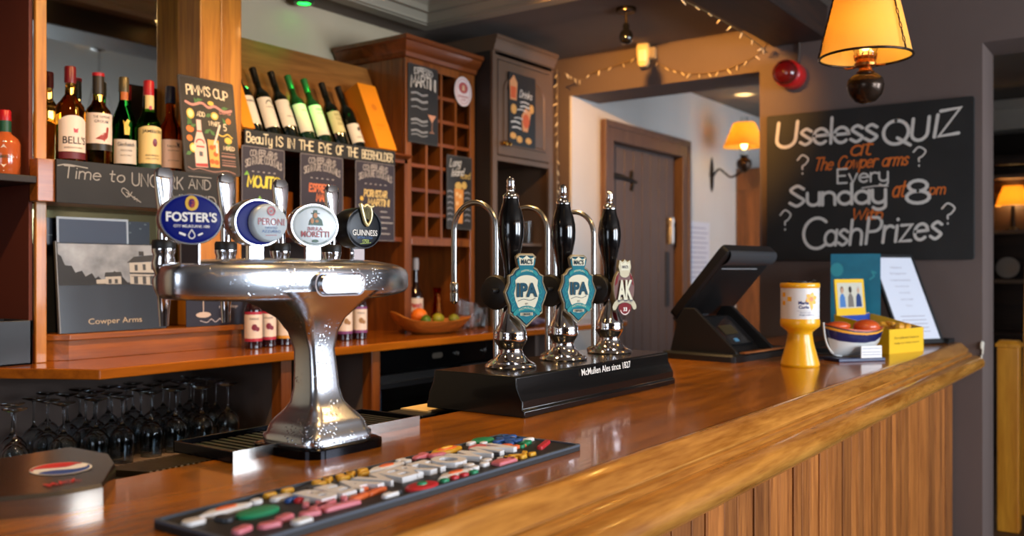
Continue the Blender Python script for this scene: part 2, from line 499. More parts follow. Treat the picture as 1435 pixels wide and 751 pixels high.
# ================================================================ THE SETTING
FLOORW = wood('floor_boards', (52, 34, 22), (86, 58, 36), 'Y', .5, 0, 1, .2)
m = MB()
for i in range(24):
    m.box(-4.6 + i * .34, -4.6 + i * .34 + .336, -2.7, 10, -.03, 0)
struct(m.build('floor', FLOORW, None, 0))
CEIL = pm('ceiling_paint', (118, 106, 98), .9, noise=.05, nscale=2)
CREAM = pm('cream_paint', (206, 188, 156), .85, noise=.06, nscale=3)
CORN = pm('coving_paint', (168, 158, 138), .8)
ZC, ZR = 2.82, 2.88
# low ceiling over the bar, with a raised tray in it
hx0, hx1, hy0, hy1 = -3.30, -2.05, .7, 3.80
m = MB()
m.box(-3.9, hx0, -2.7, 5.0, ZC, ZC + .05).box(hx1, -1.8, -2.7, 5.0, ZC, ZC + .05)
m.box(hx0, hx1, -2.7, hy0, ZC, ZC + .05).box(hx0, hx1, hy1, 5.0, ZC, ZC + .05)
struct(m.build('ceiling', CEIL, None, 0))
m = MB()
m.box(hx0 - .02, hx1 + .02, hy0 - .02, hy1 + .02, ZC + .13, ZC + .17)
struct(m.build('ceiling_tray', pm('tray_paint', (150, 140, 122), .85), None, 0))
prof = [(0, -.012), (0, .0), (.02, .03), (.05, .03), (.055, .06), (.10, .09), (.10, .13), (-.02, .13), (-.02, -.012)]
ring = lambda d: [(hx0 + d, hy0 + d), (hx1 - d, hy0 + d), (hx1 - d, hy1 - d), (hx0 + d, hy1 - d)]
m = MB()
m.loft([[(x, y, ZC + z) for x, y in ring(d)] for d, z in prof + [prof[0]]], True, False)
# flat band of moulding around the tray, on the low ceiling
m.loft([[(x, y, ZC + z) for x, y in ring(d)] for d, z in [(-.02, -.018), (-.10, -.018), (-.11, 0), (-.02, 0), (-.02, -.018)]], True, False)
struct(m.build('trim_1', CORN, None, 30))
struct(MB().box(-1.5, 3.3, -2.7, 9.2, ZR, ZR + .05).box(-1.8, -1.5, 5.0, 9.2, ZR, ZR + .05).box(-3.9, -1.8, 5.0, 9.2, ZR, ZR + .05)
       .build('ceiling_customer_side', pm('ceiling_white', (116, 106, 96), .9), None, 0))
DARKBEAM = wood('dark_beam', (20, 12, 8), (52, 28, 15), 'Y', .55, 0)
struct(MB().box(-1.80, -1.50, -2.7, 5.0, 2.70, ZR + .05).build('beam', DARKBEAM, None, 0, .006))

# walls
struct(MB().box(-3.72, -3.60, -2.7, 5.0, 0, ZC + .05).build('wall_back', CREAM, None, 0))
ZO = 2.575
m = MB()
m.box(-3.72, -3.135, 5.0, 5.34, 0, ZR).box(-3.135, -1.877, 5.0, 5.34, ZO, ZR).box(-1.877, -.75, 5.0, 5.34, 0, ZR)
m.box(-.75, .75, 5.0, 5.34, ZO, ZR).box(.75, 3.3, 5.0, 5.34, 0, ZR)
struct(m.build('wall_end', TAUPE, None, 0))
m = MB()                                                     # broken plaster where the counter meets the wall corner
for k in range(9):
    a = random.uniform(0, 6.28); rr = random.uniform(.0, .022)
    m.ball((-.752 + random.uniform(-.006, .004), 5.0 + random.uniform(-.01, .02), 1.06 + .035 * math.sin(a)), random.uniform(.008, .018), 7, 5, (.5, 1, 1.3))
struct(m.build('trim_2', pm('bare_plaster', (205, 196, 180), .95), None, 0))
ZK_ = 1.15
WHITEW = pm('passage_white', (206, 202, 198), .85, noise=.03, nscale=3)
dY0, dY1, dZ = 5.47, 6.60, 2.36                                # door opening in the passage wall
m = MB()
m.box(-3.135, -3.12, 5.0, 5.34, 0, ZO).box(-3.3, -3.12, 5.34, dY0, 0, ZR)
m.box(-3.3, -3.12, dY1, 9.0, 0, ZR).box(-3.3, -3.12, dY0, dY1, dZ, ZR)
struct(m.build('wall_passage_left', WHITEW, None, 0))
struct(MB().box(-3.3, .0, 9.0, 9.1, 0, ZR).build('wall_passage_end', WHITEW, None, 0))
m = MB()
m.box(-1.38, -1.30, 5.34, 6.1, 0, ZR).box(-1.38, -1.30, 7.9, 9.0, 0, ZR).box(-1.38, -1.30, 6.1, 7.9, 0, 1.0).box(-1.38, -1.30, 6.1, 7.9, 2.7, ZR)
struct(m.build('wall_passage_right', WHITEW, None, 0))
struct(MB().box(-1.30, 3.3, 8.9, 9.0, 0, ZR).build('wall_side_room', pm('dark_wall', (62, 50, 44), .8), None, 0))
struct(MB().box(-1.30, 3.3, 8.62, 8.9, 2.63, 2.80).box(-1.30, 3.3, 8.55, 8.9, 2.80, 2.87).build('trim_3', pm('coving_white', (226, 218, 205), .8), None, 0))
# the customers' side: front wall and window wall (behind the camera, seen only in reflections)
m = MB()
m.box(3.2, 3.32, -2.7, 1.2, 0, ZR).box(3.2, 3.32, 2.7, 3.3, 0, ZR).box(3.2, 3.32, 4.8, 9.0, 0, ZR)
m.box(3.2, 3.32, 1.2, 2.7, 0, 1.0).box(3.2, 3.32, 1.2, 2.7, 2.5, ZR).box(3.2, 3.32, 3.3, 4.8, 0, 1.0).box(3.2, 3.32, 3.3, 4.8, 2.5, ZR)
struct(m.build('wall_right', TAUPE, None, 0))
m = MB()
m.box(-3.72, -1.15, -2.7, -2.6, 0, ZR).box(.35, 3.3, -2.7, -2.6, 0, ZR).box(-1.15, .35, -2.7, -2.6, 0, 1.0).box(-1.15, .35, -2.7, -2.6, 2.45, ZR)
struct(m.build('wall_front', TAUPE, None, 0))
FRM = pm('window_frame_paint', (190, 186, 178), .5)
for i, (y0, y1) in enumerate(((1.2, 2.7), (3.3, 4.8))):
    m = MB()
    for yy in (y0, (y0 + y1) / 2 - .03, y1 - .06): m.box(3.18, 3.26, yy, yy + .06, 1.0, 2.5)
    for zz in (1.0, 1.7, 2.44): m.box(3.18, 3.26, y0, y1, zz, zz + .06)
    struct(m.build('window_%d' % (i + 1), FRM, None, 0))
m = MB()
for xx in (-1.15, -.43, .29): m.box(xx, xx + .06, -2.68, -2.58, 1.0, 2.45)
for zz in (1.0, 2.39): m.box(-1.15, .35, -2.68, -2.58, zz, zz + .06)
struct(m.build('window_3', FRM, None, 0))
struct(MB().box(-3.62, -3.45, .2, 1.53, 0, ZC).box(-3.62, -3.068, 1.531, 1.543, ZK_ + .0005, ZC).build('wall_recess', pm('maroon_paint', (104, 46, 28), .7, noise=.15, nscale=2), None, 0))

# passage door: plank leaf in a moulded frame
DOORP = pm('door_paint', (92, 76, 72), .55, noise=.08, nscale=4)
FRAMEP = wood('door_frame_paint', (82, 58, 46), (106, 78, 62), 'Z', .5)
m = MB()
x0, x1 = -3.185, -3.155
for k in range(8):
    ya = dY0 + .03 + k * (dY1 - dY0 - .06) / 8; yb = ya + (dY1 - dY0 - .06) / 8 - .006
    m.box(x0, x1, ya, yb, .01, dZ - .03)
m.box(x0, x1 - .006, dY0 + .02, dY1 - .02, .01, dZ - .02)
door = struct(m.build('door_1', DOORP, None, 0, .004))
m = MB()
for (a, b, c, d, e, f) in ((-3.21, -3.085, dY0 - .09, dY0 + .02, 0, dZ + .07), (-3.21, -3.085, dY1 - .02, dY1 + .09, 0, dZ + .07), (-3.209, -3.0845, dY0 - .0895, dY1 + .0895, dZ - .02, dZ + .091)):
    m.box(a, b, c, d, e, f)
m.box(-3.118, -3.075, dY0 - .112, dY0 - .07, 0, dZ + .09).box(-3.118, -3.075, dY1 + .07, dY1 + .112, 0, dZ + .09).box(-3.1185, -3.0745, dY0 - .113, dY1 + .113, dZ + .07, dZ + .114)
m.build('door_frame', FRAMEP, door, 0, .006)
m = MB()                                                     # wrought T hinge
m.tube(spline([(-3.148, dY0 + .05, 1.99), (-3.146, dY0 + .075, 2.05), (-3.146, dY0 + .035, 2.10), (-3.146, dY0 + .08, 2.16), (-3.148, dY0 + .03, 2.25)], 6), .012, 8)
m.tube([(-3.148, dY0 + .04, 2.115), (-3.146, 5.70, 2.115), (-3.148, 5.93, 2.095)], [.026, .018, .011], 10)
m.tube(spline([(-3.148, 5.85, 2.03), (-3.147, 5.87, 2.08), (-3.147, 5.85, 2.12), (-3.148, 5.86, 2.17)], 5), .012, 8)
m.build('hinge', IRON, door, 0)
m = MB().lathe([(.0, 0), (.022, .0), (.026, .02), (.026, .12), (.022, .15), (.03, .17), (.024, .2), (0, .2)], 14, (-3.13, 6.46, 1.66))
m.build('door_closer', pm('silver_grey', (190, 190, 192), .35, .6), door)
MB().box(-3.155, -3.148, 6.41, 6.47, 1.18, 1.60).build('finger_plate', pm('dark_grey_plate', (38, 40, 46), .5), door, 0)

# ================================================================ THE BAR COUNTER
TOPW = wood('counter_top_wood', (124, 68, 6), (186, 110, 16), 'Y', .2, .35, 1.2, 0, .9)
EDGEW = wood('counter_edge_wood', (140, 82, 24), (208, 144, 64), 'Y', .22, .6, 1.4, 0, .95)
PLANKW = wood('plank_wood', (122, 66, 22), (180, 110, 50), 'Z', .42, .12, 1.7, .30, 1.1)
ZB = 1.10
bar = root('bar_counter', 'long varnished oak bar counter with a moulded edge and plank front', 'bar counter', (-1.1, 2.5, 0))


def world_part(mb, name, mat, parent, **k):
    o = mb.build(name, mat, None, **k); o.parent = parent; o.matrix_parent_inverse = parent.matrix_basis.inverted(); return o


bpy.context.view_layer.update()
m = MB().box(-1.47, -.858, .0, 2.78, 1.06, ZB).box(-1.72, -.858, 2.78, 4.995, 1.06, ZB)
world_part(m, 'countertop', TOPW, bar, smooth=0)
pr = [(-.86, ZB), (-.85, ZB), (-.842, ZB - .003), (-.812, ZB - .032), (-.808, ZB - .037), (-.816, ZB - .041), (-.816, ZB - .045), (-.800, ZB - .049), (-.792, ZB - .056), (-.797, ZB - .061)]
pr += [(-.785 + .047 * math.cos(R(a)), 1.002 + .037 * math.sin(R(a))) for a in range(100, -111, -15)]
pr += [(-.81, .962), (-.83, .955), (-.868, .95), (-.868, 1.06), (-.86, 1.06)]
world_part(MB().extrude_y(pr, .0, 4.995), 'edge_moulding', EDGEW, bar, smooth=28)
m = MB(); y = .05
while y < 4.97:
    wd = random.uniform(.062, .118); y2 = min(y + wd, 4.985)
    m.box(-.905, -.878 - random.uniform(0, .005), y, y2 - .0055, .13, .962); y = y2
world_part(m, 'plank_front', PLANKW, bar, smooth=0, bevel=.003)
world_part(MB().box(-1.45, -.905, .05, 2.78, .0, 1.06).box(-1.70, -.905, 2.78, 4.99, 0, 1.06), 'carcass', pm('dark_carcass', (24, 17, 13), .8), bar, smooth=0)
world_part(MB().box(-.905, -.86, .05, 4.985, .0, .13), 'kickboard', wood('kick_wood', (60, 34, 16), (96, 56, 28), 'Y', .5), bar, smooth=0, bevel=.004)
# steel service ledge on the staff side
led = MB().box(-1.66, -1.475, .2, 1.72, 1.06, 1.078)
for yy in (.3, 1.0, 1.66): led.box(-1.63, -1.475, yy, yy + .02, .9, 1.06)
led2 = MB().box(-1.68, -1.475, 1.74, 2.72, .985, .995)
for yy in (1.8, 2.6): led2.box(-1.63, -1.475, yy, yy + .02, .88, .985)
tag(led2.build('service_ledge', pm('dull_steel', (48, 46, 44), .45, .5), None, 0), 'lower dark steel service ledge behind the beer engine', 'ledge')
led = tag(led.build('service_ledge', pm('dull_steel', (48, 46, 44), .45, .5), None, 0), 'dark steel service ledge under the drip grille and the drinks dispenser', 'ledge')

# ---------------------------------------------------------------- soft drink dispenser cover at the near end
px = root('drinks_dispenser', 'chamfered polished steel drinks dispenser with red white and blue roundel on near counter end', 'dispenser', (-1.44, .76, ZB))
out = [(.103, -.050), (.107, .018), (-.008, .108), (-.085, .142), (-.19, .13), (-.19, -.30), (-.02, -.30)]
STEELD = pm('dispenser_steel', (150, 142, 132), .22, 1)
m = MB(); rg = []
for q, z0, zz in ((1.0, 0, 0), (1.0, .024, .024), (.965, .030, .030)):
    rg.append([(x * q, y * q, z0 + (.0 if z0 == 0 else (.008 * (.16 - x) / .35))) for x, y in out])
m.loft(rg)
m.build('housing', STEELD, px, 30)
fm = frame((-.032, .027, .0350), (.0, 1, 0), (-1, 0, .023))
r_ = .046
m = MB().at(fm).flat(ell(r_, r_, 32), .0006); m.build('roundel', pm('roundel_white', (236, 236, 240), .4), px, 0)
wav = lambda y, k: .012 * math.sin((y / r_) * 2.2 + k)
up_ = [p for p in arc(0, 0, r_ * .93, r_ * .93, 14, 186, 20)] + [(-.041 + .082 * i / 12, .013 + .009 * math.sin(i / 12 * 5.5 + 1.2)) for i in range(13)]
dn_ = [p for p in arc(0, 0, r_ * .93, r_ * .93, 196, 352, 20)] + [(.041 - .082 * i / 12, -.012 + .009 * math.sin((12 - i) / 12 * 5.5 + .6)) for i in range(13)]
MB().at(fm).flat(up_, .0012).build('roundel_red', pm('cola_red', (205, 32, 40), .4), px, 0, normals=False)
MB().at(fm).flat(dn_, .0012).build('roundel_blue', pm('cola_blue', (22, 72, 160), .4), px, 0, normals=False)
typ(MB().at(fm), 'MAX', -.046, -.090, .020, .052, .02, .001).build('lettering', MATS['cola_red'], px, 0)

# ---------------------------------------------------------------- drip grille and drip tray
g = MB()
for k in range(15):
    yy = .91 + k * .0125
    g.add([(-1.57, yy, 1.088), (-1.57, yy + .006, 1.088), (-1.475, yy + .045, 1.088), (-1.475, yy + .039, 1.088), (-1.57, yy, 1.101), (-1.57, yy + .006, 1.101), (-1.475, yy + .045, 1.101), (-1.475, yy + .039, 1.101)],
          [(0, 1, 2, 3), (4, 5, 6, 7), (0, 1, 5, 4), (1, 2, 6, 5), (2, 3, 7, 6), (3, 0, 4, 7)])
gr = root('drip_grille', 'slatted bronze drip grille on the ledge beside the silver beer tower', 'drip grille', (-1.52, 1.0, 1.078))
bpy.context.view_layer.update()
world_part(g, 'grille', pm('bronze_slats', (96, 76, 48), .35, .8), gr, smooth=0)
world_part(MB().box(-1.575, -1.472, .90, 1.135, 1.078, 1.088), 'pan', BLACK, gr, smooth=0)
TRAY = []
m = MB().box(-1.60, -1.415, 1.08, 1.60, 1.10, 1.104)
for a in ((-1.60, -1.594, 1.08, 1.60), (-1.421, -1.415, 1.08, 1.60), (-1.60, -1.415, 1.08, 1.086), (-1.60, -1.415, 1.594, 1.60)): m.box(*a, 1.10, 1.122)
TRAY.append((m, 'drip_tray', pm('tray_black_steel', (34, 34, 38), .22, .8), .0015))
m = MB()
m.box(-1.4145, -1.4125, 1.08, 1.60, 1.10, 1.1225)
TRAY.append((m, 'drip_tray_rim', STEEL, 0))
m = MB()
for k in range(24): m.box(-1.59, -1.425, 1.095 + k * .021, 1.107 + k * .021, 1.108, 1.112)
TRAY.append((m, 'drip_tray_insert', BLACK, 0))

# ---------------------------------------------------------------- chrome T-bar beer tower
TW = wet_metal('wet_chrome', (214, 217, 224), .24)
tw = root('beer_tower', 'wet polished silver T shaped beer tower with four round tap badges', 'beer tower', (-1.40, 1.28, ZB))
bpy.context.view_layer.update()
for a_, b_, c_, d_ in TRAY: world_part(a_, b_, c_, tw, smooth=0, bevel=d_)


def sq(cx, cy, hx, hy, r, z, n=5):
    return [(x + cx, y + cy, z) for x, y in rrect(hx * 2, hy * 2, min(r, hx * .98, hy * .98), n)]


m = MB()
m.loft([sq(0, 0, .096, .106, .04, 0), sq(0, 0, .096, .106, .04, .016), sq(0, 0, .088, .098, .04, .02)])
m.build('base_plate', pm('black_chrome', (26, 26, 30), .12, .9), tw, 35)
cs = [(.020, .082, .088, .0), (.034, .083, .089, 0), (.039, .077, .083, 0), (.054, .074, .078, 0), (.066, .066, .069, 0), (.080, .053, .055, 0), (.096, .042, .043, -.002), (.125, .036, .037, -.004),
      (.16, .034, .035, -.006), (.20, .032, .033, -.010), (.235, .038, .042, -.014), (.262, .050, .058, -.018), (.285, .072, .086, -.027), (.302, .092, .112, -.036), (.318, .104, .14, -.040)]
m = MB().loft([sq(dx, -.004, a, b, min(a, b) * .42, z, 6) for z, a, b, dx in cs])
m.build('column', TW, tw, 60)
# crossbar: crescent plan with a flat band to the front and a domed top
plan = [(-.100, -.30), (-.060, -.308), (-.03, -.30), (.008, -.24), (.040, -.16), (.053, -.08), (.060, .0), (.053, .08), (.040, .16), (.008, .24), (-.03, .30), (-.060, .308), (-.100, .30),
        (-.125, .24), (-.138, .12), (-.142, 0), (-.138, -.12), (-.125, -.24)]
pl = spline(plan + [plan[0]], 4)[:-1]
cx = -.045
rg = [(.80, .300), (.95, .304), (1.0, .314), (1.0, .349), (.985, .360), (.94, .370), (.82, .377), (.50, .382), (.15, .383)]
def shrink(q, z):
    o = []
    for x, y in pl:
        yy = y * (1 - (1 - q) * .30); zm = .338; o.append((cx + (x - cx) * q, yy, zm + (z - zm) * (1 - (.14 if y < 0 else .40) * (abs(y) / .31) ** 4)))
    return o
m = MB().loft([shrink(q, z) for q, z in rg])
m.build('crossbar', TW, tw, 55)
fm = frame((.062, 0, .332), (0, 1, 0), (0, 0, 1))
m = MB().at(fm).dome(rrect(.128, .040, .018, 6), -.02, .010, .90)
m.build('front_pad', TW, tw, 50)
m = MB().at(fm)
o_ = rrect(.136, .048, .022, 6)
m.loft([[(x * q, y * q2, z) for x, y in o_] for q, q2, z in ((1, 1, -.02), (1, 1, .002), (.96, .9, .002), (.96, .9, -.02))], True, False)
m.build('pad_surround', CHROME, tw, 30)

NAVY = pm('badge_navy', (8, 20, 104), .4, spec=.15)
BWHITE = pm('badge_white', (186, 198, 204), .3, coat=.2)
BBLACK = pm('badge_black', (8, 12, 20), .3, spec=.25)
BRED = pm('badge_red', (150, 30, 34), .4)
BBLUE = pm('badge_blue', (40, 92, 150), .4)
BGREEN = pm('badge_green', (28, 74, 52), .4)
TAN = pm('badge_tan', (176, 120, 66), .45)
LIME = pm('badge_lime', (150, 170, 60), .4)


def badge(y, yaw, face, thick, wx, hz, name_label, deco):
    """An oval tap badge on a short stem; yaw turns it from the customers' side towards the near end."""
    M = frame((.0 - .02, y, .45), (math.sin(R(yaw)), math.cos(R(yaw)), 0), (0, 0, 1))
    b = MB().at(M)
    e = ell(wx, hz, 40)
    sc_ = lambda q, z: [(x * q, yy * q, z) for x, yy in e]
    b.loft([sc_(.75, -thick), sc_(.96, -thick * .92), sc_(1, -thick * .6), sc_(1, .0), sc_(.975, .004), sc_(.93, .004), sc_(.92, .001), sc_(.5, .001)])
    rim = b.build('tap_badge', pm('badge_rim', (206, 208, 214), .2, 1) if name_label != 'dark' else BBLACK, tw, 40)
    MB().at(M).dome(ell(wx * .925, hz * .925, 40), .001, .0045, .86).build('badge_face', face, rim, 60)
    deco(M, rim, wx, hz)
    MB().at(M).box(-.017, .017, -hz - .035, -hz + .012, -thick * .55, -thick * .55 + .012).build('stem', CHROME, rim, 0, .002)
    return rim


def D(M, rim, name, mat, fn, z=.0052):
    b = MB().at(M @ Matrix.Translation((0, 0, z))); fn(b); b.build(name, mat, rim, 0, normals=False)


def deco_lager(M, rim, wx, hz):
    D(M, rim, 'lettering', WHITE, lambda b: (typ(b, "FOSTER'S", 0, .004, .0175, .088, .03), typ(b, 'CITY MELBOURNE 1888', 0, -.0125, .0048, .062, .01),
                                             b.ribbon(S_([(0, -.0185), (-.0055, -.029), (0, -.0345), (.0055, -.029), (0, -.0185)], 5), .0016, .0006),
                                             b.ribbon([(-.020, -.025), (-.012, -.028)], .004, .0006), b.ribbon([(.012, -.028), (.018, -.025)], .003, .0006)))
    D(M, rim, 'roundel', GOLD, lambda b: b.flat(ell(.0115, .0135, 24, 0, .0285), .0006))
    D(M, rim, 'roundel_centre', BRED, lambda b: b.flat(ell(.0058, .0085, 20, 0, .0285), .0012))
    D(M, rim, 'roundel_letter', NAVY, lambda b: pen(b, 'F', 0, .0235, .010, .0018, align='c', z=.0018))


def deco_peroni(M, rim, wx, hz):
    # the white oval stands proud of the navy rim, off to one side
    MM = M @ Matrix.Translation((.014, 0, .004))
    w_ = MB().at(MM).dome(ell(wx * .72, hz * .80, 40), 0, .016, .88).build('badge_front', BWHITE, rim, 60)
    M2 = MM @ Matrix.Translation((0, 0, .0165))
    b = MB().at(M2); typ(b, 'PERONI', 0, .002, .0135, .058, .0); b.build('lettering', BRED, rim, 0)
    b = MB().at(M2); typ(b, 'NASTRO', 0, -.0095, .0048, .026, .005); typ(b, 'AZZURRO', 0, -.0165, .0054, .042, .01); b.build('lettering', BBLUE, rim, 0)
    b = MB().at(M2); b.ribbon(A(0, .0225, .0075, .0075, 0, 360, 20), .0034, .0006); b.ribbon([(-.012, -.0245), (.012, -.0235)], .0012); b.flat(ell(.003, .003, 10, 0, .0225), .0008); b.build('crest', BRED, rim, 0)


def deco_moretti(M, rim, wx, hz):
    D(M, rim, 'lettering', BRED, lambda b: (typ(b, 'BIRRA', 0, -.0065, .0075, .032, .0), typ(b, 'MORETTI', 0, -.0175, .0125, .060, .012)))
    D(M, rim, 'figure_coat', BGREEN, lambda b: (b.flat([(-.014, .001), (.017, .0), (.014, .012), (.006, .019), (-.004, .019), (-.012, .010)], .0006),
                                                b.flat([(-.0045, .0245), (.0045, .0245), (.0035, .0315), (-.0025, .0315)], .0010), b.ribbon([(-.0085, .0245), (.0085, .0245)], .0022, .001),
                                                b.ribbon(A(0, 0, .044, .0375, 40, 140, 14), .0012, .0006), b.ribbon(A(0, 0, .044, .0375, 235, 305, 12), .0012, .0006), b.flat(ell(.007, .0032, 14, 0, -.0315), .0006)))
    D(M, rim, 'figure_face', TAN, lambda b: (b.flat(ell(.0045, .0055, 14, 0, .0205), .0014), b.flat(ell(.0035, .006, 10, -.007, .0095), .0014), b.flat(ell(.004, .003, 10, .003, .009), .0014)))


def deco_stout(M, rim, wx, hz):
    D(M, rim, 'lettering', WHITE, lambda b: typ(b, 'GUINNESS', 0, -.010, .0125, .072, .008))
    D(M, rim, 'lettering', BBLUE, lambda b: typ(b, 'EXTRA COLD', 0, -.0205, .0050, .044, .01))
    D(M, rim, 'signature', LIME, lambda b: (pen(b, '1759', 0, -.033, .008, .0014, align='c', shear=.2), b.ribbon([(-.014, -.034), (.018, -.031)], .001)))
    # the harp breaks out over the top of the disc
    MM = M @ Matrix.Translation((.004, .0, .008))
    b = MB().at(MM)
    for pts, rr in (([(-.020, .052, 0), (-.013, .030, 0), (-.006, .012, 0), (.002, .006, 0)], .0042), ([(.002, .006, 0), (.010, .018, 0), (.013, .032, 0), (.010, .044, 0)], .0030),
                    ([(-.020, .052, 0), (-.010, .046, 0), (-.002, .050, 0), (.010, .046, 0), (.018, .049, 0)], .0034)):
        b.tube(spline(pts, 5), rr, 8)
    hp = b.build('harp', pm('harp_gold', (222, 205, 150), .3, .7), rim, 60)
    b = MB().at(MM)
    for k in range(6): b.tube([(-.014 + k * .0042, .047, .0), (-.008 + k * .003, .026 - k * .002, 0)], .0006, 5)
    b.build('strings', pm('harp_string', (176, 168, 120), .4, .5), rim, 0)


badge(-.285, 22, NAVY, .030, .056, .046, 'l', deco_lager)
badge(-.135, 6, NAVY, .036, .056, .046, 'l', deco_peroni)
badge(.005, 20, BWHITE, .028, .052, .045, 'l', deco_moretti)
badge(.145, 2, BBLACK, .045, .052, .045, 'dark', deco_stout)

for k, y in enumerate((-.25, -.109, .031, .18)):
    xx = -.155
    t = MB()
    t.lathe([(.0, -.072), (.0085, -.072), (.010, -.05), (.0125, -.016), (.018, -.004), (.021, .006), (.021, .018), (.016, .026), (.020, .036), (.0225, .048), (.019, .062), (.022, .069), (.022, .075), (.018, .077), (.0, .077)], 20, (xx, y, .325))
    t.tube([(xx, y, .345), (xx + .06, y + .0, .345)], .014, 12)
    tp = t.build('tap', CHROME, tw, 40)
    MB().lathe([(.0, .0), (.021, .0), (.022, .004), (.022, .016), (.020, .02), (0, .02)], 20, (xx, y, .397)).build('tap_collar', BLACK, tp, 40)
    hnd = MB().lathe([(.0, 0), (.010, 0), (.011, .02), (.009, .03), (.012, .036), (.009, .045), (0, .045)], 14, (xx, y, .416))
    prf = [(0, .008, .008), (.015, .010, .009), (.05, .015, .008), (.085, .019, .0065), (.10, .018, .006), (.108, .012, .004)]
    hnd.loft([[(xx + x, y + yy, .452 + z * .94) for x, yy in rrect(b_ * 2, a_ * 2, min(a_, b_) * .6, 3)] for z, a_, b_ in prf])
    hnd.build('tap_lever', CHROME, tp, 40)

# ---------------------------------------------------------------- rubber bar runner
bm_ = root('bar_runner', 'black rubber bar runner with colourful raised cartoon skulls and white lettering', 'bar mat', mat=frame((-1.053, 1.155, ZB), (0, 1, 0), (-1, 0, 0)))
HW, HH = .41, .099
MB().prism(rrect(HW * 2, HH * 2, .006), 0, .010).build('mat', RUBBER, bm_, 0, .001)
m = MB()
o_ = rrect(HW * 2, HH * 2, .006)
m.loft([[(x * (HW - d) / HW, y * (HH - d) / HH, z) for x, y in o_] for d, z in ((0, .009), (0, .013), (.006, .013), (.006, .009))], True, False)
m.build('border', pm('slate_rubber', (72, 82, 96), .5), bm_, 0)
RC = {k: pm('rubber_' + k, c, .45) for k, c in dict(white=(228, 226, 226), pink=(216, 118, 130), green=(20, 138, 92), yellow=(222, 164, 24), red=(190, 30, 40), blue=(34, 84, 160), orange=(224, 104, 42), grey=(40, 42, 48)).items()}
RP = {k: MB() for k in RC}
Z0, Z1 = .010, .0165


def blob(c, poly, h=Z1): RP[c].dome(poly, Z0, h, .82)
def pill(c, x, y, wx, wy, rot=0, h=Z1):
    p = rrect(wx, wy, min(wx, wy) * .45, 4); cr, sr = math.cos(R(rot)), math.sin(R(rot))
    blob(c, [(x + a * cr - b * sr, y + a * sr + b * cr) for a, b in p], h)


def rtext(c, t, cx, cy, h, wdt, z=Z1, bold=.03):
    vs, fs, x0, x1, y0, y1 = text_geo(t, bold)
    sx = wdt / (x1 - x0); sy = h / (y1 - y0); n = len(vs)
    P = [((x - (x0 + x1) / 2) * sx + cx, (y - (y0 + y1) / 2) * sy + cy) for x, y, _ in vs]
    edges = {}
    for f in fs:
        for a, b in zip(f, f[1:] + f[:1]): edges[(a, b)] = 1
    side = [(a, b) for a, b in edges if (b, a) not in edges]
    RP[c].add([(x, y, z) for x, y in P] + [(x, y, Z0) for x, y in P], fs + [(a, b, b + n, a + n) for a, b in side])


rtext('white', 'BEAVERTOWN', .035, .002, .066, .50, Z1 + .003, .045)
pill('white', -.385, .040, .034, .022)                           # left end: pill, rocket, green planet, pink arm
for s_, xx, yy in ((1, -.325, .055), (1, .02, .066), (1, .05, -.066)):
    blob('white', [(xx - .05, yy - .006), (xx - .02, yy - .013), (xx + .03, yy - .012), (xx + .052, yy), (xx + .03, yy + .012), (xx - .02, yy + .011)])
    blob('orange', ell(.02, .0065, 16, xx + .005, yy), Z1 + .002); blob('white', ell(.010, .008, 12, xx + .062, yy + .004))
blob('green', ell(.036, .020, 24, -.300, .010))
for i in range(5): pill('pink', -.37 + i * .036, -.045 - (i % 2) * .012, .034, .016, 14 * (-1) ** i)
pill('pink', -.222, -.040, .06, .014, 12); pill('pink', -.205, -.062, .07, .013, -4); pill('white', -.295, -.078, .034, .018)
for i in range(4): pill('pink', -.235 + .02 * i, -.018 - .006 * i, .022, .010, 50)
pill('yellow', -.225, .074, .024, .010); pill('yellow', -.190, .075, .024, .010)
for i in range(4): pill('yellow', -.13 + .026 * i, .066 + (i % 2) * .012, .026, .010, 60 * (i % 2)); pill('yellow', -.125 + .026 * i, .080, .018, .009)
pill('white', -.225, .047, .040, .017)
for i, c in enumerate(('blue', 'red', 'white', 'blue')): pill(c, -.205 + .005 * i, .026 - i * .013, .062 - .004 * i, .011)
for xx, yy in ((-.13, -.020), (-.112, -.042), (-.15, -.045)): pill('orange', xx, yy, .05, .012, 10)
pill('grey', -.155, .05, .03, .02); pill('grey', -.35, .02, .02, .03); pill('grey', -.10, -.068, .03, .02)
pill('white', -.115, -.075, .034, .012)
blob('red', ell(.034, .020, 20, -.045, -.078)); blob('green', ell(.011, .007, 16, -.045, -.078), Z1 + .003)
for i, c in enumerate(('green', 'red', 'red', 'green')): pill(c, .005 + .026 * i, -.083, .018, .012)
for xx, yy in ((-.02, .08), (.08, .083), (-.035, .062)): pill('yellow' if xx < 0 else 'white', xx, yy, .024, .011)
for i in range(4): pill('white', .12 + i * .026, -.044 - (i % 2) * .014, .022, .013)
pill('pink', .13, .078, .05, .014, 10); pill('pink', .16, .064, .04, .014, -10); pill('pink', .145, .088, .02, .01)
blob('yellow', ell(.042, .017, 22, .205, .078)); blob('orange', ell(.030, .011, 20, .205, .078), Z1 + .002); blob('yellow', ell(.018, .005, 16, .205, .078), Z1 + .004)
blob('pink', [(.155, -.085), (.21, -.085), (.225, -.068), (.19, -.055), (.16, -.062)])
for i in range(3): pill('yellow', .205 + i * .03, -.062, .030, .010, 30 * (-1) ** i); pill('yellow', .21 + i * .03, -.076, .02, .009)
pill('pink', .262, .045, .046, .030); pill('orange', .285, .012, .075, .016, -6); pill('orange', .30, -.010, .075, .012, -6)
pill('white', .285, .082, .026, .012); pill('white', .30, .062, .02, .010)
blob('green', ell(.030, .020, 22, .325, .083)); 
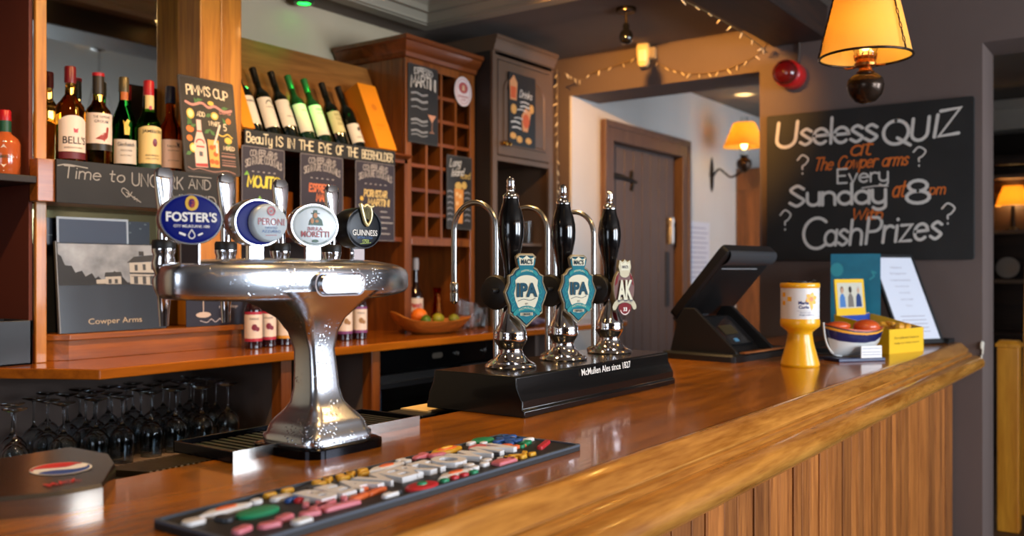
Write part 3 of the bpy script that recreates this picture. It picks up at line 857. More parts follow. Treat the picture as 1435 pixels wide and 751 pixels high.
for i in range(7): pill('blue', .335 + (i % 4) * .018, .05 - (i // 4) * .026 + .01 * (i % 2), .034, .015, 50 * (i % 3))
pill('blue', .385, .07, .03, .014, 30); pill('white', .375, .045, .018, .012)
for i in range(3): pill('green', .325 + i * .018, -.012 + i * .005, .026, .016, 20)
for i in range(4): pill('red', .335 + i * .016, -.052 + i * .006, .024, .012, 20)
pill('white', .385, .012, .034, .012); pill('blue', .30, .03, .03, .012); pill('grey', .24, -.02, .03, .02); pill('grey', .1, .05, .02, .02)
for k, b in RP.items(): b.build('relief_pattern' if k != 'white' else 'lettering', RC[k], bm_, 30)


# ================================================================ THINGS ON THE COUNTER
# ---------------------------------------------------------------- three-handle beer engine
be = root('beer_engine', 'black beer engine with three tall hand pumps bearing two teal clips and a red one', 'beer pump', (-1.43, 2.24, ZB))
BY0, BY1 = -.42, .41
fr = [(.160, 0), (.160, .016), (.154, .020), (.154, .040), (.150, .046), (.137, .072), (.134, .096), (.129, .10)]
bk = [(-.121, .10), (-.126, .096), (-.129, .072), (-.142, .046), (-.146, .040), (-.146, .020), (-.152, .016), (-.152, 0)]
MB().extrude_y(fr + bk, BY0, BY1).build('base', pm('satin_black_metal', (20, 19, 19), .22, .3, coat=.3), be, 20, .002)
b = MB().at(frame((.1395, .015, .083), (0, 1, 0), (-.003, 0, .024)))
typ(b, 'McMullen Ales since 1827', 0, 0, .0185, .275, .005, .0008); b.build('lettering', WHITE, be, 0)
TEAL = pm('clip_teal', (6, 104, 122), .6, spec=.2)
TEALD = pm('clip_dark_teal', (6, 46, 60), .6, spec=.2)
TEALM = pm('clip_mid_teal', (30, 134, 136), .6, spec=.2)
CLIPW = pm('clip_cream', (206, 206, 184), .6, spec=.2)
CLIPE = pm('clip_edge', (150, 140, 112), .45, .3)
REDD = pm('clip_red', (112, 20, 26), .6, spec=.2)
PINKG = pm('clip_pink_grey', (112, 84, 82), .6, spec=.2)
half = [(0, .105), (.020, .105), (.030, .097), (.028, .084), (.022, .070), (.034, .064), (.042, .052), (.0525, .047), (.052, .030), (.058, .015), (.064, .002), (.058, -.016), (.050, -.034), (.050, -.052), (.036, -.061), (.020, -.073), (.008, -.084), (.0, -.090)]
CREST = [(-x, y) for x, y in half[::-1]] + half[1:-1]
CREST = CREST[::-1]


def clip_ipa(M, parent):
    b = MB().at(M)
    sc2 = lambda q, dz: [(x * q, (y - .008) * q + .008, dz) for x, y in CREST]
    b.loft([sc2(.96, -.008), sc2(1, -.006), sc2(1, .002), sc2(.97, .004), sc2(.955, .003)])
    c = b.build('pump_clip', CLIPE, parent, 30)
    def L(name, mat, z, fn):
        q = MB().at(M @ Matrix.Translation((0, 0, z))); fn(q); q.build(name, mat, c, 0, normals=False)
    L('clip_field', TEALD, .0042, lambda q: q.flat([(x * .93, (y - .008) * .94 + .008) for x, y in CREST]))
    L('clip_border', TEAL, .0048, lambda q: q.flat([(x * .88, (y - .008) * .90 + .008) for x, y in CREST]))
    L('clip_swirls', TEALM, .0053, lambda q: [q.ribbon(S_([(sx * .036, yy), (sx * (.048 - abs(yy) * .2), yy - .010), (sx * .040, yy - .018), (sx * .034, yy - .012)], 5), .0022) for sx in (-1, 1) for yy in (.036, .016, -.006, -.028)] +
      [q.ribbon(S_([(sx * .006, -.074), (sx * .014, -.066), (sx * .022, -.060), (sx * .012, -.058)], 5), .002) for sx in (-1, 1)])
    panel = [(-.034, .038)] + arc(0, .030, .034, .018, 165, 15, 10) + [(.034, .038), (.032, .02), (.037, .0), (.033, -.018), (.026, -.034)] + arc(0, -.046, .027, .014, 35, 145, 8) + [(-.026, -.034), (-.033, -.018), (-.037, 0), (-.032, .02)]
    L('clip_panel', CLIPW, .0056, lambda q: (q.flat(panel), q.flat([(-.020, .074), (.020, .074), (.0235, .096), (.012, .091), (0, .099), (-.012, .091), (-.0235, .096)]),
                                             q.flat(arc(0, -.060, .019, .010, 10, 170, 10) + arc(0, -.048, .019, .012, 190, 350, 10))))
    L('clip_letter_shadow', TEALD, .0062, lambda q: (typ(q, 'IPA', .0018, .0088, .037, .0615, .04), typ(q, "MAC'S", 0, .0835, .0135, .034, .03), q.ribbon(S_([(-.026, -.020), (-.01, -.015), (.01, -.018), (.026, -.013)], 5), .0014),
                                                     typ(q, 'EST.', 0, -.027, .004, .010, .01)))
    L('lettering', pm('clip_letter', (6, 66, 86), .6, spec=.2), .0070, lambda q: typ(q, 'IPA', 0, .010, .036, .060, .03))
    L('clip_ribbon', TEALM, .0066, lambda q: (q.ribbon(arc(0, -.063, .038, .024, 25, 155, 14), .0105), q.ribbon(arc(0, .046, .030, .014, 15, 165, 12), .008)))
    L('clip_ribbon_print', CLIPW, .0072, lambda q: (typ(q, 'MCMULLEN', 0, -.0405, .0052, .046, .0, bow=.006), typ(q, 'PREMIUM', 0, .0585, .0045, .034, .0, bow=.004)))
    L('clip_small_print', TEALD, .0074, lambda q: (typ(q, 'BEER', 0, -.0545, .006, .020, .01),))
    return c


def clip_ak(M, parent):
    b = MB().at(M)
    oval = ell(.044, .062, 36, 0, .005)
    s2 = lambda q, z: [(x * q, (y - .005) * q + .005, z) for x, y in oval]
    b.loft([s2(.96, -.008), s2(1, -.006), s2(1, .002), s2(.96, .004)])
    c = b.build('pump_clip', CLIPE, parent, 30)
    def L(name, mat, z, fn):
        q = MB().at(M @ Matrix.Translation((0, 0, z))); fn(q); return q.build(name, mat, c, 20, normals=False)
    L('clip_field', PINKG, .0042, lambda q: q.flat([(x * .95, (y - .005) * .95 + .005) for x, y in oval]))
    L('clip_field_red', REDD, .0048, lambda q: (q.flat([(-.040, .012), (-.034, .040), (-.022, .052), (-.030, .02)]), q.flat([(.040, .012), (.030, .02), (.022, .052), (.034, .040)])))
    L('clip_crown', CLIPE, .001, lambda q: q.prism([(-.020, .052), (.020, .052), (.026, .070), (.022, .092), (.010, .086), (0, .094), (-.010, .086), (-.022, .092), (-.026, .070)][::1], -.006, .006))
    L('clip_panel', CLIPW, .0076, lambda q: (q.flat([(-.017, .060), (.017, .060), (.019, .084), (.009, .080), (0, .088), (-.009, .080), (-.019, .084)]),))
    L('letter_shadow', pm('clip_dark_letter', (40, 24, 22), .4), .0056, lambda q: typ(q, 'AK', .003, -.004, .064, .066, .05))
    q = MB().at(M); vs, fs, a0, a1, b0, b1 = text_geo('AK', .04)
    q.add([((x - (a0 + a1) / 2) * .062 / (a1 - a0) - .001, (y - (b0 + b1) / 2) * .062 / (b1 - b0), .0105) for x, y, _ in vs], fs); q.build('lettering', CLIPW, c, 0)
    L('clip_ribbon', CLIPE, .006, lambda q: (q.ribbon(arc(0, -.060, .043, .030, 12, 168, 16), .017), q.flat(ell(.020, .012, 20, 0, .050))))
    L('clip_medallion', REDD, .0072, lambda q: q.flat([(-.026, -.044)] + arc(0, -.052, .027, .026, 190, 350, 12) + [(.026, -.044)] + arc(0, -.052, .024, .012, 20, 160, 8)))
    L('clip_print', WHITE, .0080, lambda q: (typ(q, '33', 0, -.060, .012, .016, .03), q.ribbon(arc(0, -.056, .020, .020, 200, 340, 10), .0022)))
    L('clip_small_print', MATS['clip_dark_letter'], .0084, lambda q: (typ(q, "MAC'S", 0, .071, .009, .024, .03), typ(q, 'ORIGINAL MILD', 0, -.0335, .006, .058, .01, bow=.010)))
    return c


for k, (dy, yaw) in enumerate(((-.255, 27), (.005, 24), (.275, 18))):
    b = MB()
    b.lathe([(0, .0), (.068, 0), (.070, .004), (.066, .010), (.058, .014), (.048, .020), (.036, .034), (.031, .046), (.033, .054), (.039, .064), (.0445, .074), (.0445, .080), (.043, .084), (.0435, .088), (.0435, .096), (.041, .100),
             (.034, .116), (.026, .140), (.021, .162), (.0195, .185), (.0205, .20), (.019, .215), (.016, .225), (.0, .226)], 40, (0, dy, .10))
    b.lathe([(0, 0), (.026, 0), (.024, .012), (.016, .03), (.012, .07), (.012, .16), (0, .16)], 18, (-.045, dy + .03, .10))
    pu = b.build('pump_body', CHROME, be, 45)
    # swivel clamp disc and rod
    b = MB()
    mm = Matrix.Translation((-.024, dy - .010, .30)) @ Matrix.Rotation(R(90), 4, 'X')
    b.at(mm).lathe([(0, 0), (.026, .0), (.042, .006), (.047, .016), (.047, .022), (.042, .032), (.026, .038), (0, .040)], 28, (0, 0, .004)).at(Matrix.Identity(4))
    b.tube([(-.004, dy - .08, .305), (-.004, dy + .055, .305)], .006, 10).ball((-.004, dy + .055, .305), .011, 12, 8)
    b.build('clamp', BLACK, pu, 40)
    b = MB().lathe([(0, .0), (.0175, .0), (.0185, .02), (.0170, .05), (.0180, .085), (.0225, .115), (.0300, .145), (.0350, .172), (.0362, .195), (.0350, .215), (.0305, .238), (.0245, .255), (.0215, .268), (.0205, .278), (0, .278)], 32, (0, dy, .275))
    b.build('handle', GLOSSBLACK, pu, 60)
    b = MB().lathe([(0, 0), (.0215, 0), (.0215, .008), (.017, .012), (.0115, .016), (.0105, .022), (.0125, .026), (.0105, .030), (.0125, .034), (.0100, .040), (.0120, .046), (.0095, .052), (.0060, .057), (0, .058)], 24, (0, dy, .550))
    b.build('finial', CHROME, pu, 50)
    M = frame((.052, dy - .005, .298), (math.sin(R(yaw)), math.cos(R(yaw)), 0), (0, 0, 1))
    (clip_ak if k == 2 else clip_ipa)(M, be)
    MB().tube([(.0, dy, .305), (.040, dy - .005, .30)], .008, 10).build('clip_bracket', BLACK, pu, 40)
    # swan neck
    yl = dy + .058; xl, xr = -.092, -.242; rr = (xl - xr) / 2
    pts = [(xl, yl, .10), (xl, yl, .30), (xl, yl, .46)] + [((xl + xr) / 2 + rr * math.cos(R(a)), yl, .475 + rr * math.sin(R(a))) for a in range(0, 181, 12)] + [(xr, yl, .44), (xr, yl, .36), (xr, yl, .325)]
    sn = MB().tube(pts, .0082, 14).lathe([(0, 0), (.022, 0), (.022, .006), (.012, .012), (0, .012)], 20, (xl, yl, .10)).build('swan_neck', STEEL, be, 60)
    b = MB().lathe([(0, 0), (.006, 0), (.0075, .004), (.012, .008), (.012, .03), (.0105, .034), (.012, .038), (.012, .058), (.0095, .062), (0, .062)], 18, (xr, yl, .262))
    b.build('spout', STEEL, sn, 40)

# paper lined black stand behind the beer engine
st = root('bar_caddy', 'low black caddy with cream paper on top behind the beer engine', 'caddy', (-1.62, 1.94, .9955))
MB().box(-.05, .06, -.16, .16, .0, .085).box(-.055, .065, -.17, .17, .085, .092).build('tray', BLACK, st, 0, .003)
MB().box(-.045, .05, -.13, .12, .0925, .0965).build('paper', pm('cream_paper', (214, 186, 130), .8), st, 0)

# ---------------------------------------------------------------- till
till = root('till', 'black touchscreen till tilted away from us at the far end of the counter', 'till', (-1.50, 3.66, ZB), R(-6))
TB = pm('till_plastic', (21, 20, 20), .42); TG = pm('till_gloss', (26, 26, 28), .12, coat=.4)
MB().loft([[(x, y, z) for x, y in rrect(.34 * q, .56 * q2, .02, 3)] for z, q, q2 in ((0, 1, 1), (.022, 1, 1), (.03, .96, .98))]).build('base', TB, till, 30)
b = MB()
for y0, y1 in ((-.235, -.215), (.075, .095)):
    b.extrude_y([(-.15, .025), (.155, .025), (.150, .04), (-.035, .205), (-.085, .205), (-.115, .16)], y0, y1)
b.extrude_y([(-.14, .025), (.10, .025), (-.05, .165), (-.10, .165)], -.215, .075)
b.build('stand', TB, till, 0, .004)
ln = math.hypot(.155, .155)
fm = frame((.022, -.07, .108), (0, 1, 0), (-.74, 0, .67))          # sloped front with reader
b = MB().at(fm); b.prism(rrect(.25, .155, .012, 3), -.008, .006); b.build('front_panel', TG, till, 30)
b = MB().at(fm); b.prism(rrect(.11, .05, .008, 3), .006, .009); b.build('card_reader', pm('reader_olive', (64, 56, 34), .3), till, 30)
b = MB().at(fm); b.box(-.028, .006, -.066, -.05, .006, .0085); b.build('status_lamp', pm('lamp_blue', (90, 150, 190), .3), till, 0)
b = MB().box(.148, .17, -.20, .16, .030, .036); b.build('copper_trim', pm('copper_strip', (190, 120, 70), .35, .5), till, 0)
up = Vector((.66, 0, .75))
fm = frame((-.035, .015, .305), (0, 1, 0), up)                    # the screen seen from behind, leaning over the customers' side
b = MB().at(fm)
rg = []
for q, z in ((.94, -.028), (1.0, -.022), (1.0, .012), (.93, .022), (.86, .024)):
    rg.append([(x * (q if q > .9 else .93), y * q, z) for x, y in rrect(.43, .375, .02, 4)])
b.loft(rg); sc_o = b.build('screen_housing', TB, till, 40)
b = MB().at(fm); b.prism(rrect(.38, .30, .008, 3), -.0295, -.028); b.build('screen', TG, sc_o, 0)
b = MB().at(fm)
b.loft([[(x, y, z) for y, z in [(.150 + .036 * math.cos(R(a)), .012 + .024 * math.sin(R(a))) for a in range(0, 181, 15)]] for x in (-.20, .205)], False, False)
b.build('top_grip', pm('till_grip', (58, 58, 60), .35), sc_o, 60)
b = MB().at(fm); b.box(-.18, .12, .098, .102, .0235, .0262); b.build('vent_line', pm('vent_grey', (150, 150, 152), .4), sc_o, 0)
b = MB().at(fm); b.box(-.19, .02, -.205, -.155, -.01, .026); b.build('hinge_cover', pm('till_grip', (58, 58, 60), .35), sc_o, 0, .006)
# folded black tray lying beside the till
pf = root('bill_folder', 'black open bill folder lying between the till and the yellow collecting tin', 'folder', (-1.20, 4.02, ZB), R(20))
MB().box(-.09, .09, -.12, .12, 0, .012).build('cover', BLACK, pf, 0, .003)
MB().at(frame((-.06, 0, .03), (0, 1, 0), (.95, 0, .3))).box(-.12, .12, -.05, .11, -.004, .004).build('flap', BLACK, pf, 0, .002)
tg = root('keyring', 'small tangle of dark keys beside the yellow collecting tin', 'keys', (-1.17, 3.62, ZB))
b = MB()
for k in range(3): b.tube([(.018 * math.cos(R(a)) + .012 * k, .018 * math.sin(R(a)) - .01 * k, .012 + .02 * (k % 2) + .008 * math.sin(R(a * 2))) for a in range(0, 361, 24)], .0035, 6)
b.build('ring', IRON, tg, 60)
for k in range(2):
    MB().at(Matrix.Translation((.02 - .03 * k, .02, .004 + .004 * k)) @ Matrix.Rotation(R(40 + 70 * k), 4, 'Z')).prism(ell(.012, .012, 14), 0, .003).box(.008, .045, -.004, .004, 0, .003).box(.034, .038, -.010, 0, 0, .003).build('key', IRON, tg, 0)

# ---------------------------------------------------------------- yellow collecting tin
can = root('collecting_tin', 'yellow charity collecting tin on flared foot with a daffodil on its white label', 'collecting tin', (-1.13, 3.425, ZB), R(-64))
YEL = pm('charity_yellow', (238, 172, 18), .3, coat=.3)
MB().lathe([(0, 0), (.068, 0), (.071, .004), (.070, .012), (.050, .085), (.045, .118), (.046, .128), (.060, .140), (.070, .148), (.072, .158), (.072, .172), (.0705, .176), (.0705, .178), (0, .178)], 40).build('foot', YEL, can, 50)
MB().lathe([(0, .0), (.0700, .0), (.0700, .118), (0, .118)], 48, (0, 0, .176)).build('label', pm('label_white', (226, 226, 226), .4), can, 40)
MB().lathe([(0, .292), (.0705, .292), (.0725, .295), (.0725, .306), (.070, .311), (.045, .312), (0, .312)], 40).build('lid', YEL, can, 40)
b = MB().lathe([(.040, .0), (.046, .0), (.046, .006), (.040, .006), (.040, 0)], 28, (0, 0, .3115), cap=False); b.tube([(.04, .02, .315), (.05, .04, .322), (.045, .05, .318)], .003, 6); b.build('seal', BLACK, can, 30)
wr = lambda b, pts, z=.0007: b.add([((.070 + z) * math.cos(x / .070), (.070 + z) * math.sin(x / .070), y) for x, y in pts], [tuple(range(len(pts)))])
b = MB()
for k in range(6):
    a = R(60 * k + 18); c_, s_ = math.cos(a), math.sin(a)
    wr(b, [(.034 + c_ * u - s_ * v, .252 + s_ * u + c_ * v) for u, v in [(.004, -.004), (.018, -.0085), (.026, 0), (.018, .0085), (.004, .004)]])
wr(b, [(.036 + x, .222 + y) for x, y in [(-.003, .02), (-.008, 0), (0, -.012), (.006, 0), (.003, .02)]])
for k in range(3):
    a = R(120 * k); wr(b, [(-.066 + .018 * math.cos(a) + u, .252 + .018 * math.sin(a) + v) for u, v in ((-.008, -.008), (.008, -.008), (.008, .008), (-.008, .008))])
b.build('daffodil', pm('daffodil_yellow', (240, 178, 20), .4), can, 0, normals=False)
b = MB(); wr(b, [(.034 + x, .252 + y) for x, y in ell(.008, .008, 14)], .0014); b.build('daffodil_trumpet', pm('daffodil_orange', (222, 120, 24), .4), can, 0, normals=False)
b = MB(); LB = pm('label_blue', (26, 42, 110), .4)
typ(b, 'Marie', .004, .2385, .0125, None, .03, wrap=.070); typ(b, 'Curie', .005, .2225, .0125, None, .03, wrap=.070)
typ(b, 'Care and support', .012, .202, .0058, .044, .0, wrap=.070); typ(b, 'through terminal illness', .018, .193, .0062, .058, .01, wrap=.070)
b.build('lettering', LB, can, 0)
b = MB(); b.add([((.0708) * math.cos(x / .07), .0708 * math.sin(x / .07), y) for x in [i * .004 - .02 for i in range(17)] for y in (.2085, .2095)], [(2 * i, 2 * i + 2, 2 * i + 3, 2 * i + 1) for i in range(16)]); b.build('label_rule', pm('label_grey', (140, 140, 150), .5), can, 0)

# ---------------------------------------------------------------- lifeboat collecting box
lb = root('lifeboat_box', 'small model lifeboat collecting box with white hull on a navy stand', 'collecting box', (-1.03, 3.76, ZB), R(-38))
# local +Y runs from bow (-) to stern (+)
MB().box(-.065, .065, -.11, .105, 0, .014).build('stand', pm('stand_navy', (22, 34, 74), .4), lb, 0, .003)
st_ = [(-.128, .150, .004, .030), (-.118, .146, .022, .024), (-.085, .136, .046, .020), (-.035, .126, .060, .018), (.02, .122, .064, .018), (.07, .125, .058, .026), (.105, .131, .044, .050), (.122, .135, .030, .082)]
BW = pm('boat_white', (222, 222, 218), .3, coat=.4)


def hull(t0, t1, n=8):
    """Hull skin between the fractions t0 and t1 of its height, keel (0) to gunwale (1)."""
    rings = []
    for y, top, hb, kz in st_:
        r = []
        for side in (-1, 1):
            for i in range(n + 1):
                t = (t0 + (t1 - t0) * i / n) if side > 0 else (t1 - (t1 - t0) * i / n)
                x = side * hb * (math.sin(min(1, t * 1.05) * PI / 2) ** .75 if t > 0 else 0.0)
                r.append((x, y - (.012 * (1 - t) * 0 if y > -.1 else -.03 * (1 - t)), kz + (top - kz) * t))
        rings.append(r)
    return rings


MB().loft(hull(.0, .52), True, True).build('hull', BW, lb, 50)
b = MB().loft([[(x * 1.012, y, z) for x, y, z in r] for r in hull(.52, .82, 4)]); b.build('navy_band', pm('boat_navy', (24, 32, 84), .3, coat=.4), lb, 50)
b = MB().loft([[(x * 1.03, y, z) for x, y, z in r] for r in hull(.82, .90, 3)]); b.build('yellow_strake', pm('boat_yellow', (234, 160, 44), .35), lb, 50)
b = MB().loft([[(x * 1.02, y, z) for x, y, z in r] for r in hull(.90, .95, 3)]); b.build('gunwale', pm('boat_dark', (34, 26, 40), .4), lb, 50)
OR = pm('boat_orange', (206, 84, 28), .35, coat=.3)
b = MB().loft([[(x * .97, y, z) for x, y, z in r] for r in hull(.95, 1.0, 3)])
b.ball((0, -.065, .138), .042, 18, 8, (.95, 1.2, .42)).ball((0, .065, .132), .050, 18, 8, (1, 1.05, .6)); b.build('deck', OR, lb, 50)
b = MB().tube(spline([(0, -.134, .152), (0, -.128, .10), (0, -.112, .055), (0, -.085, .026), (0, -.05, .018)], 6), .004, 8); b.build('stem_rail', pm('boat_white', (222, 222, 218), .3), lb, 60)
b = MB().box(.062, .068, -.01, .085, .014, .062); pl_ = b.build('plaque', pm('label_white', (226, 226, 226), .4), lb, 0, .001)
b = MB()
for z in (.026, .036, .050): b.box(.0681, .0685, -.005, .080, z, z + .0025)
b.build('plaque_print', MATS['label_grey'], lb, 0)

# ---------------------------------------------------------------- yellow pin box
yb = root('pin_box', 'open yellow cardboard charity box of orange pin bags with photo card at its back', 'box', (-1.05, 4.28, ZB), R(-16.5))
YC = pm('card_yellow', (242, 190, 24), .5); BI = pm('card_blue', (22, 66, 160), .5)
b = MB()
b.box(.118, .122, -.14, .14, 0, .105)                                       # front
for s_ in (-1, 1):
    y = .14 * s_
    b.extrude_y([(.122, 0), (.122, .105), (-.12, .155), (-.14, .155), (-.14, 0)], y - .002, y + .002)
b.box(-.142, -.138, -.14, .14, 0, .16).box(-.14, .12, -.14, .14, 0, .004)
b.build('box_sides', YC, yb, 0)
b = MB().box(.114, .1175, -.137, .137, .004, .104).box(-.138, -.1345, -.137, .137, .004, .158).box(-.138, .117, -.1378, -.1348, .004, .105).box(-.138, .117, .1348, .1378, .004, .105); b.build('box_lining', BI, yb, 0)
b = MB().at(frame((-.139, -.02, .235), (0, 1, 0), (-.08, 0, 1))); b.prism(rrect(.235, .165, .006, 3), -.003, .002); hd = b.build('header_card', YC, yb, 0)
fm = frame((-.139, -.02, .235), (0, 1, 0), (-.08, 0, 1))
b = MB().at(fm); b.flat(rrect(.200, .115, .002, 2, 0, .008), .0026); b.build('photograph', pm('photo_pale', (206, 200, 180), .4), hd, 0)
for (xx, c, hc, skin) in ((-.065, (70, 120, 180), (120, 80, 50), (196, 150, 120)), (0, (120, 110, 100), (16, 14, 14), (60, 40, 30)), (.065, (26, 56, 110), (190, 180, 170), (200, 160, 130))):
    b = MB().at(fm); b.flat([(xx - .024, -.045), (xx + .024, -.045), (xx + .020, .0), (xx + .008, .016), (xx - .008, .016), (xx - .020, 0)], .0032); b.build('printed_coat', pm('print_%d' % c[0], c, .5), hd, 0)
    b = MB().at(fm); b.flat(ell(.013, .016, 14, xx, .034), .0034); b.build('printed_hair', pm('printh_%d' % hc[0], hc, .5), hd, 0)
    b = MB().at(fm); b.flat(ell(.010, .012, 14, xx, .030), .0038); b.build('printed_face', pm('prints_%d' % skin[0], skin, .5), hd, 0)
b = MB()
for k in range(26):
    b.ball((random.uniform(-.03, .10), random.uniform(-.12, .12), .085 + random.uniform(0, .03)), random.uniform(.014, .022), 7, 5, (1, 1.2, .8))
b.build('pin_bags', pm('pin_orange', (236, 158, 30), .5, noise=.3, nscale=60, bump=.6), yb, 30)['kind'] = 'stuff'
b = MB().at(frame((.1225, 0, .055), (0, 1, 0), (0, 0, 1)))
typ(b, 'For collection boxes to', 0, .012, .011, .20, .0); typ(b, 'help us raise more', 0, -.012, .012, .20, .0); b.build('lettering', pm('print_brown', (120, 96, 20), .6), yb, 0)

# ---------------------------------------------------------------- teal booklet and menu stand
tb = root('booklet', 'upright teal booklet standing behind the yellow cardboard box', 'booklet', mat=frame((-1.235, 4.555, ZB), (.97, .12, 0), (0, .02, 1)))
b = MB().prism(rrect(.225, .435, .003, 2, 0, .2175), -.006, 0); b.build('pages', pm('page_white', (210, 205, 195), .7), tb, 0)
mt = pm('booklet_teal', (26, 122, 148), .4, noise=.25, nscale=6)
MB().prism(rrect(.227, .437, .003, 2, 0, .2185), .0002, .0016).build('cover', mt, tb, 0)
b = MB()
for k in range(14): b.flat(ell(random.uniform(.004, .014), random.uniform(.004, .012), 10, random.uniform(-.1, .02), random.uniform(.03, .2)), .002 + k * .00003)
b.build('cover_marks', pm('teal_dark_mark', (14, 66, 76), .5), tb, 0)
b = MB(); b.flat(ell(.030, .034, 20, -.085, .36), .0021); b.ribbon(S_([(.066, .315), (.084, .33), (.076, .352), (.092, .345)], 5), .008, .0022); b.build('cover_emblem', pm('teal_pale_mark', (60, 160, 172), .5), tb, 0)
ms = root('menu_stand', 'black framed stand leaning back with a printed white sheet by the wall', 'menu stand', mat=frame((-.965, 4.715, ZB + .006), (.5, .866, 0), (-.355, .205, .91)))
b = MB().prism(rrect(.285, .47, .006, 3, 0, .235), -.012, 0); fr_ = b.build('backing', BLACK, ms, 0, .002)
b = MB()
for a in ((-.1425, -.128, 0, .47), (.128, .1425, 0, .47), (-.1425, .1425, 0, .022), (-.1425, .1425, .455, .47)): b.box(a[0], a[1], a[2], a[3], 0, .005)
b.build('frame', BLACK, ms, 0, .001)
b = MB().box(-.127, .127, .023, .454, .0004, .0012); sh = b.build('sheet', pm('sheet_white', (214, 216, 226), .5), ms, 0)
b = MB()
for k, (t, h_) in enumerate((('Welcome to', .010), ('The Cowper Arms', .013), ('To order food and drinks', .009), ('please come to the bar', .009), ('Food served daily', .009), ('from 12 until 9', .009), ('Thank you', .009))):
    typ(b, t, 0, .40 - k * .034, h_, None, 0, .0016)
for k in range(5): b.box(-.08, .08, .14 - k * .02, .143 - k * .02, .0013, .0016)
b.build('lettering', pm('sheet_print', (150, 140, 150), .6), sh, 0)
MB().tube([(0, .30, -.014), (0, .045, -.098)], .006, 8).build('strut', BLACK, ms, 0)
tr = root('bill_tray', 'flat black bill tray at the counter end in front of the menu stand', 'tray', (-.915, 4.925, ZB), R(-4))
MB().box(-.04, .04, -.055, .055, 0, .008).build('tray_base', BLACK, tr, 0, .002)
b = MB()
for a in ((-.04, -.034, -.055, .055), (.034, .04, -.055, .055), (-.04, .04, -.055, -.049), (-.04, .04, .049, .055)): b.box(*a, .008, .020)
b.build('tray_rim', BLACK, tr, 0)


# ================================================================ THE BACK BAR
BCW = wood('back_counter_wood', (122, 62, 8), (182, 102, 20), 'Y', .18, .6, 1.0, 0, .8)
POSTW = wood('post_wood', (158, 92, 22), (212, 140, 44), 'Z', .35, .3, 1.0, .06)
REDW = wood('red_brown_wood', (90, 44, 10), (142, 78, 24), 'Z', .38, .3, 1.0, .05)
REDWY = wood('red_brown_wood_along', (82, 36, 10), (132, 66, 22), 'Y', .38, .3, 1.0, .05)
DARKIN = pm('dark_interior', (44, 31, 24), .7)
RECESS = pm('recess_panel', (104, 88, 80), .7)
ZK = 1.15
bc = root('worktop_counter', 'orange brown wooden back counter on posts along the rear wall', 'counter', (-3.1, 2.7, 0))
bpy.context.view_layer.update()
top = [(-2.71, 1.571), (-2.71, 4.99), (-3.59, 4.99), (-3.59, .9), (-3.45, 1.14), (-3.0, 1.405)]
world_part(MB().prism(top, ZK - .034, ZK), 'countertop', BCW, bc, smooth=0, bevel=.004)
for y in (2.31, 2.795):
    world_part(MB().box(-2.79, -2.735, y, y + .05, 0, ZK - .034), 'post', REDW, bc, smooth=0, bevel=.002)
for y in (2.315, 2.80, 4.1):
    world_part(MB().box(-3.30, -2.79, y, y + .03, 0, ZK - .034), 'divider', RECESS, bc, smooth=0)
world_part(MB().box(-3.34, -3.30, .9, 4.99, 0, ZK - .034), 'back_panel', RECESS, bc, smooth=0)
world_part(MB().box(-3.30, -2.74, .9, 2.31, .815, .835).box(-3.30, -2.74, 2.345, 2.795, .70, .72), 'shelf', RECESS, bc, smooth=0)

# upturned wine glasses on the shelf below it
WG = glassy('wine_glass', (240, 244, 246))
prof_g = [(.0335, 0), (.0325, .0), (.038, .045), (.041, .068), (.038, .090), (.026, .108), (.010, .120), (.0042, .130), (.0035, .150), (.0035, .190), (.006, .203), (.034, .2125), (.0355, .2145), (.034, .216),
          (.0, .216), ]
prof_in = [(.0, .112), (.010, .112), (.024, .103), (.036, .087), (.039, .068), (.036, .045), (.0315, .001)]
gl0 = MB(); gl0.lathe(prof_in[1:] + prof_g, 26, cap=False)
wgl = 'upturned stemmed wine glass on the dark shelf under the back counter'
gl0 = tag(gl0.build('wine_glass', WG, None, 50, normals=True), wgl, 'wine glass', 'upturned wine glasses under the back counter')
spots = [(-2.775, 1.345 + .10 * k + (.045 if k else 0)) for k in range(8)] + [(-2.875, 1.40 + .105 * k) for k in range(8)] + [(-2.96, 1.50 + .105 * k) for k in range(7)] + [(-3.05, 1.58 + .11 * k) for k in range(6)]
for i, (x, y) in enumerate(spots):
    o = gl0 if i == 0 else gl0.copy()
    if i: COL.objects.link(o)
    o.location = (x + random.uniform(-.01, .01), y + random.uniform(-.012, .012), .835); o.rotation_euler = (0, 0, random.uniform(0, 6))

